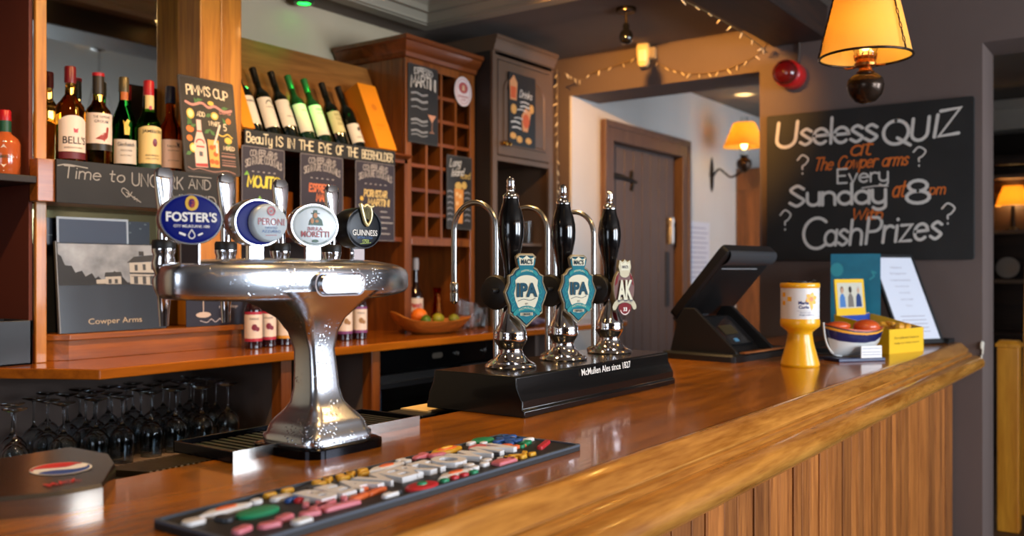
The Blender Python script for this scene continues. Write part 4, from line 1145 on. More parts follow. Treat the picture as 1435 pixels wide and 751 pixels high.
# bottle cooler
fr = root('bottle_cooler', 'black glass fronted bottle cooler under the back counter behind the beer engine', 'fridge', (-3.05, 3.45, .06))
bpy.context.view_layer.update()
world_part(MB().box(-3.29, -3.27, 2.84, 4.08, .06, 1.10).box(-3.27, -2.86, 2.84, 2.87, .06, 1.10).box(-3.27, -2.86, 4.05, 4.08, .06, 1.10).box(-3.27, -2.86, 2.87, 4.05, .06, .10).box(-3.27, -2.86, 2.87, 4.05, 1.0, 1.10), 'cabinet', BLACK, fr, smooth=0)
world_part(MB().box(-3.26, -2.90, 2.88, 4.04, .775, .787), 'wire_shelf', STEEL, fr, smooth=0)
for y0, y1 in ((2.86, 3.45), (3.47, 4.06)):
    fo = world_part(MB().box(-2.855, -2.83, y0, y0 + .05, .08, .99).box(-2.855, -2.83, y1 - .05, y1, .08, .99).box(-2.855, -2.83, y0, y1, .08, .14).box(-2.855, -2.83, y0, y1, .93, .99), 'door', BLACK, fr, smooth=0, bevel=.002)
    o = MB().box(-2.848, -2.842, y0 + .05, y1 - .05, .14, .93).build('pane', GLASS, None, 0); o.parent = fo; o.matrix_parent_inverse = (fr.matrix_basis).inverted() if False else Matrix.Identity(4); o.matrix_parent_inverse = (Matrix.Translation((0, 0, 0))); 
    o = MB().box(-2.83, -2.805, y0 + .06, y1 - .06, .955, .962).build('handle', STEEL, None, 0); o.parent = fo
world_part(MB().box(-2.862, -2.855, 2.85, 4.07, 1.0, 1.10), 'control_strip', GLOSSBLACK, fr, smooth=0, bevel=.002)
world_part(MB().at(frame((-2.8545, 3.36, 1.05), (0, 1, 0), (0, 0, 1))).prism(rrect(.075, .026, .012), 0, .002), 'display', pm('display_grey', (92, 84, 74), .3), fr, smooth=0)
for y in (3.50, 3.72, 3.95):
    world_part(MB().at(frame((-2.8545, y, 1.05), (0, 1, 0), (0, 0, 1))).lathe([(0, 0), (.012, 0), (.010, .012), (0, .013)], 14), 'knob', STEEL, fr)
wb = root('water_bottle', 'slim blue water bottle with a grey cap inside the bottle cooler', 'bottle', (-2.93, 3.01, .787))
MB().lathe([(0, 0), (.03, 0), (.032, .01), (.032, .11), (.026, .135), (.022, .15), (0, .15)], 20).build('bottle_body', pm('bottle_blue', (30, 110, 150), .1, trans=.5), wb, 40)
MB().lathe([(0, .15), (.026, .15), (.028, .155), (.028, .19), (.024, .197), (0, .197)], 20).build('cap', pm('cap_grey', (110, 112, 114), .4), wb, 40)

# ---------------------------------------------------------------- display unit with mirrors
du = root('display_unit', 'tall orange oak back bar unit with mirrors behind a bottle shelf', 'shelf unit', (-3.1, 1.95, ZK))
bpy.context.view_layer.update()
wp = lambda mb, n, mt, **k: world_part(mb, n, mt, du, **k)
wp(MB().box(-3.066, -3.05, 1.545, 1.582, ZK, ZC - .002), 'post', POSTW, smooth=0, bevel=.003)
wp(MB().box(-3.20, -3.05, 2.178, 2.274, ZK + .09, ZC - .002), 'post', POSTW, smooth=0, bevel=.006)
wp(MB().box(-3.20, -3.055, 2.277, 2.378, ZK + .0905, ZC - .002), 'post', POSTW, smooth=0, bevel=.006)
wp(MB().prism([(-3.055, 1.66), (-3.055, 2.376), (-3.45, 2.376), (-3.45, 1.582), (-3.12, 1.582)], ZK, 1.219), 'plinth', OAKY, smooth=0, bevel=.002)
wp(MB().prism([(-3.040, 1.655), (-3.040, 2.376), (-3.45, 2.376), (-3.45, 1.582), (-3.11, 1.582)], 1.219, 1.24), 'plinth_ledge', OAKY, smooth=0, bevel=.003)
wp(MB().box(-3.194, -2.995, 1.583, 2.276, 1.684, 1.825).box(-3.046, -2.995, 1.522, 1.583, 1.684, 1.825), 'bottle_shelf', OAKY, smooth=0, bevel=.003)
wp(MB().box(-3.205, -3.195, 1.581, 2.178, 1.826, ZC - .002), 'mirror', MIRROR, smooth=0)
wp(MB().box(-3.205, -3.195, 1.581, 2.276, 1.24, 1.684), 'lower_mirror', pm('olive_mirror', (120, 116, 84), .06, 1), smooth=0)
wp(MB().box(-3.45, -3.205, 1.545, 2.376, 1.24, ZC - .002), 'back_box', DARKIN, smooth=0)
sg = root('uncork_sign', 'long black chalk sign reading time to uncork and unwind under the whisky bottles', 'chalkboard', mat=frame((-2.983, 1.935, 1.7545), (0, 1, 0), (0, 0, 1)))
b = MB().box(-.356, .36, -.0715, .0715, -.011, 0); b.build('board', BOARD, sg, 0, .001)
b = MB(); CG = .0042
pen(b, 'Time to', -.335, .012, .040, .0042, wdt=.22, shear=.12)
b.ribbon(S_([(-.352, .050), (-.32, .056), (-.25, .050)], 5), .004, .0007)
pen(b, 'UNCORK', -.085, .004, .044, .0042, wdt=.205, track=.2)
pen(b, 'AND', .145, .010, .036, .004, wdt=.095, track=.2); b.ribbon([(.145, .056), (.245, .056)], .003, .0007)
pen(b, 'UNWIND', .030, -.058, .042, .0042, wdt=.235, track=.2)
b.ribbon(S_([(-.105, -.040), (-.125, -.020), (-.118, -.008), (-.098, -.022), (-.105, -.040)], 5), .003, .0007)
b.ribbon([(-.108, -.022), (-.052, -.054)], .003, .0007); b.ribbon([(-.098, -.038), (-.086, -.020)], .003, .0007)
b.ribbon(S_([(-.085, -.04), (-.075, -.036), (-.078, -.046), (-.066, -.042), (-.068, -.052)], 4), .002, .0007)
b.build('chalk_lettering', CHALKDIM, sg, 0)

# ---------------------------------------------------------------- whisky bottles
AMB = glassy('whisky_amber', (250, 212, 140)); AMBR = glassy('whisky_red_amber', (242, 176, 104)); CLR = glassy('bottle_clear', (232, 236, 228))
GRN = glassy('bottle_green', (104, 178, 100)); DGRN = glassy('bottle_dark_green', (72, 134, 76))
LCREAM = pm('label_cream', (226, 208, 192), .5); LBUFF = pm('label_buff', (226, 196, 128), .5); LGREY = pm('label_warm_grey', (196, 186, 172), .5); LPINK = pm('label_pinkish', (226, 194, 180), .5)
INK = pm('label_ink', (40, 34, 34), .5); CAPR = pm('cap_deep_red', (112, 20, 26), .35); CAPRED = pm('cap_red', (176, 20, 30), .35); CAPN = pm('cap_navy', (22, 28, 58), .4)
BAND = pm('band_burgundy', (96, 26, 36), .5); CAPD = pm('cap_dark', (44, 36, 22), .4)


def cylpatch(b, r, z0, z1, a0, a1, n=16, top=0):
    """A label round a bottle; top arches its upper edge."""
    vs = []
    for i in range(n + 1):
        t = i / n; a = R(a0 + (a1 - a0) * t); zt = z1 + top * (1 - (2 * t - 1) ** 2)
        vs += [(r * math.cos(a), r * math.sin(a), z0), (r * math.cos(a), r * math.sin(a), zt)]
    return b.add(vs, [(2 * i, 2 * i + 2, 2 * i + 3, 2 * i + 1) for i in range(n)])


def bottle(name, label, cat, prof, gmat, loc, rot, cap, labels, group=None, text=(), n=28, fill=None):
    """prof: outer glass profile; cap: (material, profile); labels: (part, material, r, z0, z1, half angle, arch); text: (part, material, [typ args], r)."""
    t = root(name, label, cat, loc, R(rot), group)
    MB().lathe(prof, n).build('glass', gmat, t, 35)
    if fill: MB().lathe(fill[1], n).build('spirit', fill[0], t, 35)
    MB().lathe(cap[1], 20).build('cap', cap[0], t, 35)
    first = None
    for nm, mt, r, z0, z1, ha, tp in labels:
        o = cylpatch(MB(), r, z0, z1, -ha, ha, 20, tp).build(nm, mt, t, 60, normals=False)
        if nm == 'label' and first is None: first = o
    for nm, mt, lines, r in text:
        b = MB()
        for l in lines:
            if callable(l): l(b, r)
            else: typ(b, l[0], l[1], l[2], l[3], l[4], l[5] if len(l) > 5 else .0, .0009, wrap=r)
        b.build(nm, mt, first or t, 0, normals=False)
    return t


def patchpoly(pts):
    def f(b, r):
        b.add([((r + .0009) * math.cos(x / r), (r + .0009) * math.sin(x / r), y) for x, y in pts], [tuple(range(len(pts)))])
    return f


ZS = 1.8255; XB = -3.12; WS = 'whisky bottles on the mirror shelf'
bottle('whisky_bottle', 'whisky bottle with burgundy cap and arched white label reading BELL\'S, on mirror shelf', 'bottle',
       [(0, 0), (.046, 0), (.049, .005), (.049, .185), (.045, .205), (.030, .225), (.017, .245), (.0155, .28), (.0155, .30), (0, .30)], AMB, (XB, 1.700, ZS), -14,
       (CAPR, [(0, .285), (.0185, .285), (.019, .290), (.019, .338), (.017, .343), (0, .343)]), [('label', LCREAM, .0497, .042, .150, 62, .018), ('label_band', BAND, .0497, .018, .040, 62, 0)], WS,
       [('lettering', INK, [("BELL'S", .004, .082, .026, .080, .01), ('BLENDED SCOTCH WHISKY', 0, .056, .006, .062)], .0499), ('crest', CAPRED, [patchpoly([(.0, .108), (.012, .108), (.014, .124), (.006, .120), (-.002, .124)])], .0499)])
bottle('whisky_bottle', 'whisky bottle with red topped dark cap and a red grouse on its pale label', 'bottle',
       [(0, 0), (.042, 0), (.045, .005), (.045, .182), (.040, .205), (.024, .225), (.018, .242), (.017, .30), (0, .30)], AMB, (XB, 1.803, ZS), -14,
       (CAPD, [(0, .262), (.0195, .262), (.020, .27), (.019, .330), (0, .330)]), [('label', LCREAM, .0457, .082, .190, 75, 0), ('label_band', CAPD, .0457, .058, .081, 75, 0), ('cap_seal', CAPRED, .0205, .326, .338, 180, 0)], WS,
       [('lettering', INK, [('THE FAMOUS', 0, .176, .010, .058), ('GROUSE', 0, .160, .010, .050)], .0459),
        ('grouse', pm('grouse_red', (150, 44, 28), .5), [patchpoly([(-.022, .098), (-.008, .108), (.006, .120), (.014, .122), (.016, .140), (.022, .142), (.024, .136), (.022, .118), (.020, .104), (.010, .094), (.008, .088), (.004, .094), (-.008, .096)])], .0459),
        ('heather', pm('heather_mauve', (170, 118, 130), .5), [patchpoly([(-.05, .083), (.05, .083), (.05, .094), (.02, .092), (-.05, .096)])], .0458)])
gf = bottle('whisky_bottle', 'dark green triangular whisky bottle with grey lower label and gold stag, on mirror shelf', 'bottle',
            [(0, 0), (.040, 0), (.043, .005), (.044, .05), (.0425, .165), (.036, .195), (.022, .232), (.016, .255), (.0155, .31), (0, .31)], DGRN, (XB, 1.902, ZS), -20,
            (pm('cap_olive_gold', (96, 84, 56), .35, .5), [(0, .285), (.0175, .285), (.018, .29), (.018, .335), (.016, .34), (0, .34)]),
            [('label', LGREY, .0443, .020, .108, 60, 0), ('neck_label', pm('label_copper', (184, 96, 34), .5), .0172, .255, .285, 50, 0)], WS,
            [('lettering', INK, [('Glenfiddich', 0, .090, .014, .060, .0), ('AGED 12 YEARS', .0, .068, .006, .04), ('SINGLE MALT', 0, .050, .005, .04)], .0445),
             ('stag', GOLD, [patchpoly([(-.006, .125), (.010, .125), (.012, .150), (.006, .160), (.012, .176), (.004, .182), (-.004, .170), (-.012, .178), (-.008, .156)])], .0436)], n=3 * 8)
bottle('whisky_bottle', 'green whisky bottle with bright red cap and buff label reading JAMESON', 'bottle',
       [(0, 0), (.041, 0), (.044, .005), (.044, .170), (.040, .190), (.026, .215), (.018, .240), (.0165, .30), (0, .30)], GRN, (XB, 2.003, ZS), -14,
       (CAPRED, [(0, .288), (.0185, .288), (.019, .292), (.019, .340), (.017, .344), (0, .344)]), [('label', LBUFF, .0447, .030, .160, 72, .010), ('label_band', pm('band_green', (30, 66, 46), .5), .0447, .006, .029, 72, 0), ('neck_label', LBUFF, .0190, .225, .288, 60, 0)], WS,
       [('lettering', INK, [('JAMESON', 0, .148, .015, .074, .015), ('IRISH WHISKEY', 0, .060, .007, .05), ('TRIPLE DISTILLED', 0, .048, .005, .05)], .0449), ('seal', CAPR, [patchpoly(ell(.009, .015, 16, .008, .108))], .0449), ('neck_seal', CAPRED, [patchpoly(ell(.006, .008, 12, 0, .240))], .0200)])
bottle('whisky_bottle', 'whisky bottle with navy cap and pale label, beside the metal cocktail sign', 'bottle',
       [(0, 0), (.039, 0), (.042, .005), (.042, .160), (.038, .182), (.024, .205), (.017, .228), (.016, .29), (0, .29)], AMBR, (XB, 2.095, ZS), -16,
       (CAPN, [(0, .272), (.0185, .272), (.020, .278), (.018, .335), (.016, .338), (0, .338)]), [('label', LPINK, .0427, .022, .130, 68, 0)], WS,
       [('lettering', INK, [('TALISKER', 0, .104, .009, .052, .0), ('SINGLE MALT', 0, .088, .005, .044), ('SCOTCH WHISKY', 0, .050, .005, .044)], .0429), ('bird', CAPN, [patchpoly([(.008, .122), (.018, .114), (.024, .120), (.020, .108), (.026, .102), (.014, .106)])], .0429)])

# ---------------------------------------------------------------- metal cocktail sign
ts = root('cocktail_sign', 'black metal cocktail sign with chalk style drinks and fruit leaning on oak posts', 'sign', mat=frame((-2.984, 2.191, 1.826), (0, 1, 0), (-.13, 0, 1)))
b = MB().prism(rrect(.252, .375, .010, 4, 0, .1875), -.003, 0); b.build('plate', pm('sign_black', (30, 28, 30), .4, noise=.2, nscale=30), ts, 0)
def art(parent, name, rgb, fn, z=.001, rough=.5):
    b = MB().at(Matrix.Translation((0, 0, z))); fn(b); return b.build(name, pm('art_%d_%d_%d' % rgb, rgb, rough), parent, 0, normals=False)
art(ts, 'sign_border', (70, 62, 66), lambda b: b.ribbon(rrect(.24, .363, .008, 4, 0, .1875) + [rrect(.24, .363, .008, 4, 0, .1875)[0]], .0022))
art(ts, 'lettering', (232, 212, 176), lambda b: (pen(b, "PIMM'S CUP", 0, .302, .036, .0056, wdt=.185, align='c', wave=.006, rise=-.02, track=.1), pen(b, 'ADD', -.055, .222, .018, .003, wdt=.035), pen(b, '1 PART', -.005, .192, .016, .003, wdt=.05),
                                                         pen(b, '3', .062, .18, .026, .004) if False else pen(b, '5', .062, .178, .026, .004), pen(b, 'MIXED', .055, .102, .014, .0026, wdt=.05)))
art(ts, 'ribbon_print', (206, 140, 128), lambda b: (b.ribbon(S_([(-.10, .272), (-.07, .264), (-.03, .276), (.0, .262), (.03, .270), (.07, .255), (.105, .262)], 6), .010), pen(b, 'LONG', .05, .245, .013, .0025, wdt=.05)))
art(ts, 'fruit_print_yellow', (228, 190, 78), lambda b: [b.flat(ell(rx, ry, 18, x, y)) for x, y, rx, ry in ((-.083, .228, .017, .020), (.025, .232, .017, .015), (-.082, .096, .016, .018), (.012, .28, .014, .009), (.08, .14, .017, .013))] + [b.ribbon(S_([(.03, .165), (.055, .155), (.08, .165), (.10, .152)], 5), .005)])
art(ts, 'fruit_print_rind', (244, 226, 160), lambda b: [b.flat(ell(rx, ry, 18, x, y), .0004) for x, y, rx, ry in ((-.083, .228, .011, .014), (.025, .232, .011, .009), (-.082, .096, .010, .012))])
art(ts, 'fruit_print_orange', (224, 120, 46), lambda b: [b.flat(ell(rx, ry, 16, x, y)) for x, y, rx, ry in ((-.09, .168, .017, .013), (-.095, .132, .013, .012), (.088, .218, .012, .012))])
art(ts, 'leaf_print', (72, 118, 62), lambda b: [b.flat([(x + u * math.cos(a) - v * math.sin(a), y + u * math.sin(a) + v * math.cos(a)) for u, v in [(-.018, 0), (-.004, .008), (.018, 0), (-.004, -.008)]]) for x, y, a in
    ((-.09, .196, 1), (-.075, .182, .4), (-.04, .286, .2), (-.055, .278, 2), (-.0, .232, .4), (.075, .268, .2), (.068, .216, 2.2), (-.09, .2, 2.2), (-.012, .168, .6), (.008, .165, 2.4), (.08, .12, 1), (-.1, .075, .5))])
bp = [(-.077, .024), (-.0235, .024), (-.0235, .115), (-.033, .145), (-.0395, .165), (-.0395, .208), (-.060, .208), (-.060, .165), (-.067, .145), (-.077, .115)]
art(ts, 'bottle_print', (232, 196, 180), lambda b: b.flat(bp), .0012)
art(ts, 'bottle_print_label', (176, 62, 60), lambda b: (b.ribbon(arc(-.05, .118, .017, .013, 0, 180, 10), .005), b.flat([(-.076, .026), (-.0245, .026), (-.0245, .040), (-.076, .036)]), b.flat([(-.068, .10), (-.033, .10), (-.033, .106), (-.068, .106)]), b.flat([(-.06, .16), (-.04, .16), (-.04, .166), (-.06, .166)])), .0016)
art(ts, 'bottle_print_crest', (90, 90, 96), lambda b: b.flat([(-.058, .066), (-.042, .066), (-.042, .084), (-.058, .084)]), .0018)
art(ts, 'glass_print', (240, 170, 84), lambda b: b.flat([(-.012, .028), (.030, .028), (.034, .135), (-.016, .135)]), .0012)
art(ts, 'glass_print_fruit', (226, 96, 40), lambda b: [b.flat(ell(.011, .010, 12, x, y)) for x, y in ((-.002, .05), (.018, .048), (.016, .08), (.0, .105), (.02, .112))], .0016)
art(ts, 'straw_print', (236, 206, 186), lambda b: (b.ribbon([(.014, .12), (.045, .196)], .009), b.flat([(.018, .085), (.028, .085), (.030, .125), (.020, .125)])), .0018)
art(ts, 'text_print', (150, 110, 100), lambda b: [b.ribbon([(.045, y), (.105, y)], h_) for y, h_ in ((.088, .003), (.076, .007), (.060, .004), (.050, .003), (.040, .006))] + [b.ribbon(S_([(-.11, .02), (-.09, .012), (-.06, .018), (.0, .010), (.06, .018), (.1, .01)], 5), .004)])

# ---------------------------------------------------------------- framed print of the inn, cards behind it
fp = root('inn_print', 'dark glossy print of a white inn titled Cowper Arms leaning below the chalk sign', 'picture', mat=frame((-3.075, 1.845, 1.2415), (0, 1, 0), (-.10, 0, 1)))
PW, PH = .405, .315
MB().prism(rrect(PW, PH, .002, 2, 0, PH / 2), -.010, 0).build('panel', pm('print_black', (34, 39, 48), .25, coat=.4), fp, 0)
b = MB()
b.box(-PW / 2 - .004, -PW / 2, 0, PH + .004, -.010, .002); b.build('edge', pm('print_edge', (120, 122, 126), .35), fp, 0)
sky = pm('print_sky', (140, 148, 160), .25, noise=.55, nscale=9, coat=.4)
MB().flat([(-PW / 2 + .004, .175), (PW / 2 - .004, .165), (PW / 2 - .004, PH - .004), (-PW / 2 + .004, PH - .004)], .0006).build('printed_sky', sky, fp, 0)
art(fp, 'printed_trees', (24, 24, 26), lambda b: (b.flat([(-.20, .165)] + [(-.20 + .012 * i, .19 + .085 * math.exp(-i * .22) + .01 * math.sin(i * 2.1)) for i in range(13)] + [(-.03, .165)]), b.flat([(-.03, .165)] + [(-.03 + .012 * i, .19 + .022 * math.sin(i * .55) + .004 * math.sin(i * 2.6)) for i in range(10)] + [(.09, .165)])), .0010)
art(fp, 'printed_house', (176, 174, 170), lambda b: (b.flat([(.065, .168), (.195, .160), (.195, .250), (.065, .245)]), b.flat([(-.03, .168), (.03, .168), (.03, .196), (-.03, .194)]), b.flat([(-.065, .17), (-.03, .17), (-.03, .186), (-.065, .184)])), .0014)
art(fp, 'printed_roof', (44, 44, 46), lambda b: (b.flat([(.055, .245), (.199, .252), (.199, .268), (.17, .276), (.085, .268)]), b.flat([(-.035, .194), (.035, .196), (.03, .212), (-.03, .21)]), b.flat([(.105, .272), (.125, .272), (.125, .288), (.105, .288)]), b.flat([(.065, .204), (.199, .200), (.199, .208), (.065, .210)])), .0018)
art(fp, 'printed_windows', (60, 62, 66), lambda b: [b.flat([(x, y), (x + w_, y), (x + w_, y + h_), (x, y + h_)]) for x, y, w_, h_ in ((.085, .216, .012, .022), (.118, .218, .012, .022), (.152, .219, .012, .022), (.18, .220, .010, .022), (.08, .168, .016, .026), (.115, .166, .014, .030), (.145, .165, .02, .032), (-.02, .17, .012, .016), (.004, .17, .012, .016))] +
    [b.ribbon([(.07, .196), (.19, .192)], .002)], .0021)
art(fp, 'lettering', (196, 178, 150), lambda b: typ(b, 'Cowper Arms', .0, .034, .026, .205, .0))
cd = root('menu_card', 'grey white edged card standing behind the top of the dark inn print', 'card', mat=frame((-3.13, 1.80, 1.2415), (0, 1, 0), (-.04, 0, 1)))
MB().prism(rrect(.27, .405, .002, 2, 0, .2025), -.003, 0).build('card', WHITE, cd, 0)
MB().box(-.127, .127, .01, .397, .0002, .001).build('card_face', pm('card_slate', (82, 84, 96), .4), cd, 0)
cd = root('star_card', 'dark speckled card behind the inn print and the grey card', 'card', mat=frame((-3.165, 1.83, 1.2415), (0, 1, 0), (-.02, 0, 1)))
MB().prism(rrect(.42, .40, .002, 2, 0, .20), -.003, 0).build('card', pm('card_night', (34, 40, 50), .3), cd, 0)
art(cd, 'card_stars', (120, 128, 120), lambda b: [b.flat(ell(random.uniform(.002, .006), random.uniform(.002, .006), 8, random.uniform(-.2, .2), random.uniform(.32, .395))) for _ in range(26)])
cc = root('cocktail_card', 'small navy cocktail card with a pink martini glass on the oak plinth ledge', 'card', mat=frame((-3.043, 2.243, 1.2415), (0, 1, 0), (-.02, 0, 1)))
MB().prism(rrect(.262, .225, .003, 2, 0, .1125), -.003, 0).build('card', pm('card_navy', (30, 26, 42), .4), cc, 0)
art(cc, 'glass_print', (208, 190, 180), lambda b: (b.ribbon([(-.055, .045), (-.055, .115)], .004), b.flat(ell(.034, .011, 18, -.055, .044)), b.ribbon([(-.095, .165), (-.055, .112), (-.015, .165)], .003)))
art(cc, 'drink_print', (214, 70, 66), lambda b: b.flat([(-.088, .158), (-.022, .158), (-.055, .115)]), .0014)
art(cc, 'lettering', (196, 186, 190), lambda b: ([typ(b, t, .06, y, .014, None, 0) for t, y in (('Shaken with', .150), ('gin and', .126), ('garnish with a', .102), ('slice of orange', .072))], b.ribbon(S_([(-.07, .022), (-.04, .014), (-.02, .026), (.0, .014), (.02, .026), (.04, .014), (.07, .022)], 5), .003)))

# ---------------------------------------------------------------- left recess: hot sauce bottle and black caddy
hs = tag(MB().box(-3.449, -3.00, .9, 1.529, 1.742, 1.766).build('wall_shelf', pm('shelf_dark', (30, 20, 14), .6), None, 0, .003), 'short dark wall shelf in the maroon recess beside the oak unit', 'shelf')
bottle('sauce_bottle', 'hot sauce bottle with red cap, green neck and diamond label on the recess shelf', 'bottle',
       [(0, 0), (.043, 0), (.046, .005), (.046, .105), (.040, .122), (.020, .138), (.016, .15), (.016, .18), (0, .18)], pm('hot_sauce', (176, 84, 40), .12, coat=.6), (-3.10, 1.470, 1.767), -30,
       (CAPRED, [(0, .178), (.018, .178), (.019, .182), (.018, .212), (.016, .215), (0, .215)]), [('neck_band', pm('neck_green', (22, 74, 50), .45), .0185, .140, .180, 180, 0)], None,
       [('label', LCREAM, [patchpoly([(-.042, .060), (0, .012), (.042, .060), (0, .112)])], .0462), ('label_border', pm('label_red', (190, 90, 60), .5), [patchpoly([(-.034, .060), (0, .021), (.034, .060), (0, .103)])], .0468),
        ('label_centre', LCREAM, [patchpoly([(-.031, .060), (0, .025), (.031, .060), (0, .099)])], .0472), ('lettering', pm('neck_green', (22, 74, 50), .45), [('TABASCO', 0, .060, .010, .040, .01)], .0478)])
kd = root('shaker_caddy', 'black open caddy holding copper shakers on the back counter by the maroon wall', 'caddy', (-3.12, 1.335, ZK))
b = MB()
b.box(-.09, -.08, -.16, .19, 0, .145).box(.08, .09, .06, .19, 0, .145).box(.08, .09, -.16, .06, 0, .022).box(-.09, .09, .18, .19, 0, .145).box(-.09, .09, -.16, -.15, 0, .145).box(-.09, .09, -.16, .19, 0, .008)
b.build('box', pm('caddy_slate', (38, 42, 50), .35), kd, 0, .002)
COP = pm('copper', (206, 120, 66), .18, 1)
ck = root('copper_shaker', 'copper cocktail shaker standing in the black caddy', 'shaker', (-3.10, 1.37, ZK + .0085))
MB().lathe([(0, 0), (.030, 0), (.032, .004), (.038, .10), (0, .10)], 24).build('cup', COP, ck, 40)
MB().lathe([(.038, .10), (.039, .104), (.030, .128), (.018, .134), (.018, .15), (.014, .156), (0, .157)], 24, cap=False).build('lid', COP, ck, 40)

# ---------------------------------------------------------------- sloping wine display
WY0, WY1 = 2.382, 3.425
wr_ = root('wine_display', 'brown wooden wine display with a sloping bottle rack above a dark cupboard space', 'shelf unit', (-3.3, 2.9, ZK))
bpy.context.view_layer.update()
wq = lambda mb, n, mt, **k: world_part(mb, n, mt, wr_, **k)
wq(MB().box(-3.59, -3.10, WY0, WY0 + .022, ZK, 2.02), 'side_panel', REDW, smooth=0)
wq(MB().box(-3.59, -3.10, WY1 - .026, WY1 - .004, ZK, 2.02), 'side_panel', REDW, smooth=0)
wq(MB().box(-3.59, -3.57, WY0, WY1 - .004, ZK, 2.02), 'back_panel', DARKIN, smooth=0)
wq(MB().box(-3.57, -3.12, WY0 + .022, WY1 - .026, 1.60, 1.622), 'shelf', REDWY, smooth=0)
for y in (2.62, 2.955): wq(MB().box(-3.52, -3.14, y, y + .02, 1.622, 1.985), 'upright', REDW, smooth=0)
for y in (2.60, 2.96): wq(MB().box(-3.40, -3.13, y, y + .11, 1.622, 1.80), 'block', OAK, smooth=0)
TL = R(24.2); sx_, cx_ = math.sin(TL), math.cos(TL)
TB_ = lambda y: frame((-3.075, y, 2.032), (0, 1, 0), (-sx_, 0, cx_))       # sloping axes: X along the wall, Y up the slope, Z out of it
b = MB().at(TB_(0)); b.box(WY0, WY1 - .004, -.005, .555, -.105, -.088); o = wq(b, 'sloping_back', wood('panel_tan', (128, 82, 34), (168, 112, 52), 'Y', .5, .1), smooth=0)
b = MB().at(TB_(0)); b.box(WY0, WY1 - .004, -.012, -.002, -.105, .004); wq(b, 'bottle_ledge', REDWY, smooth=0, bevel=.002)
wq(MB().box(-3.59, -3.10, WY0, WY1 - .004, 1.99, 2.008), 'rack_base', REDWY, smooth=0)
ds = root('beholder_sign', 'long narrow black chalk sign reading in the eye of the beerholder below the wine bottles', 'chalkboard', mat=frame((-3.042, 2.826, 1.998), (0, 1, 0), (0, 0, 1)))
MB().box(-.444, .443, -.0335, .0335, -.012, 0).build('board', BOARD, ds, 0, .001)
b = MB(); SC = pm('chalk_cream', (226, 212, 176), .9)
pen(b, 'BeauTy', -.435, -.020, .042, .0052, wdt=.128, track=.12); pen(b, 'IS', -.284, -.020, .040, .0050, wdt=.036, track=.2); pen(b, 'IN', -.222, -.020, .040, .0050, wdt=.036, track=.2)
pen(b, 'THE', -.160, -.020, .040, .0050, wdt=.082, track=.08); pen(b, 'EYE', -.046, -.020, .040, .0050, wdt=.072, track=.1); pen(b, 'OF', .056, -.020, .040, .0050, wdt=.042, track=.1)
pen(b, 'THE', .124, -.020, .040, .0050, wdt=.066, track=.06); pen(b, 'BEERHOLDER', .218, -.020, .038, .0042, wdt=.206, track=.16)
b.build('chalk_lettering', SC, ds, 0)
for k in range(8):
    MB().lathe([(0, 0), (.0045, 0), (.004, .010), (0, .011)], 10, (-.37 + k * .115, .0335 + .004, -.006)).build('stud', BRASS, ds, 40) if False else None
WBG = pm('wine_glass_dark', (9, 16, 10), .07, coat=.6); WBGR = pm('wine_glass_green_lit', (16, 44, 22), .08, coat=.6)  # the greener glass has the green spotlight put into its colour
LW = pm('wine_label', (222, 210, 190), .5); WBLK = pm('capsule_black', (14, 13, 14), .3)
WPROF = [(0, 0), (.034, 0), (.0375, .005), (.0375, .195), (.034, .212), (.020, .235), (.0148, .250), (.0140, .335), (.0155, .337), (.0155, .347), (0, .347)]


def wine(y, label, gm, capm, label_mat, z0, z1, deco=None, ink=INK, words_=()):
    M = TB_(y) @ Matrix.Rotation(R(-90), 4, 'X') @ Matrix.Rotation(R(-90), 4, 'Z') if False else None
    up_v = Vector((-sx_, 0, cx_)); out_v = Vector((cx_, 0, sx_))
    mat = Matrix.Identity(4)
    for i, v in enumerate((out_v, Vector((0, 1, 0)), up_v)):
        mat[0][i], mat[1][i], mat[2][i] = v
    mat.translation = Vector((-3.075, y, 2.033)) - out_v * .036
    t = root('wine_bottle', label, 'wine bottle', group='wine bottles on the sloping rack', mat=mat)
    MB().lathe(WPROF, 26).build('glass', gm, t, 35)
    MB().lathe([(.0150, .275), (.0152, .335), (.0162, .337), (.0162, .348), (.0, .3485)], 20, cap=False).build('capsule', capm, t, 35)
    lab = cylpatch(MB(), .0380, z0, z1, -75, 75, 20).build('label', label_mat, t, 60, normals=False)
    if words_:
        b = MB()
        for wline in words_: typ(b, wline[0], 0, wline[1], wline[2], wline[3], .0, .0009, wrap=.0382)
        b.build('lettering', ink, lab, 0)
    if deco:
        b = MB()
        for d in deco[1]: patchpoly(d)(b, .0384)
        b.build('label_motif', deco[0], lab, 0, normals=False)
    return t


MAR = pm('label_maroon', (104, 30, 44), .5); OLV = pm('label_olive', (120, 112, 60), .5); PUR = pm('label_purple', (112, 70, 110), .5)
LYEL = pm('wine_label_yellow', (206, 196, 140), .5); GCAP = pm('capsule_green_lit', (30, 110, 50), .3)  # capsule green is the green spotlight put into the colour
wine(2.487, 'dark wine bottle with plain white label, beside the half hidden gift box', WBG, WBLK, LW, .040, .175, None, INK, (('RESERVA', .15, .010, .04),))
wine(2.585, 'dark wine bottle whose white label carries a grey dome and a maroon seal', WBG, WBLK, LW, .040, .185, (INK, [arc(0, .148, .018, .022, 0, 180, 10)]), INK, (('CABERNET', .135, .007, .044),))
wine(2.685, 'dark wine bottle with cream label and a black oval near its top corner', WBG, WBLK, LW, .060, .190, (INK, [ell(.012, .018, 16, .022, .155)]), INK, (('MERLOT', .105, .008, .036),))
wine(2.780, 'wine bottle with capsule coloured as if lit green and plain pale label', WBGR, GCAP, LW, .045, .185, None, OLV, (('PINOT', .15, .008, .03),))
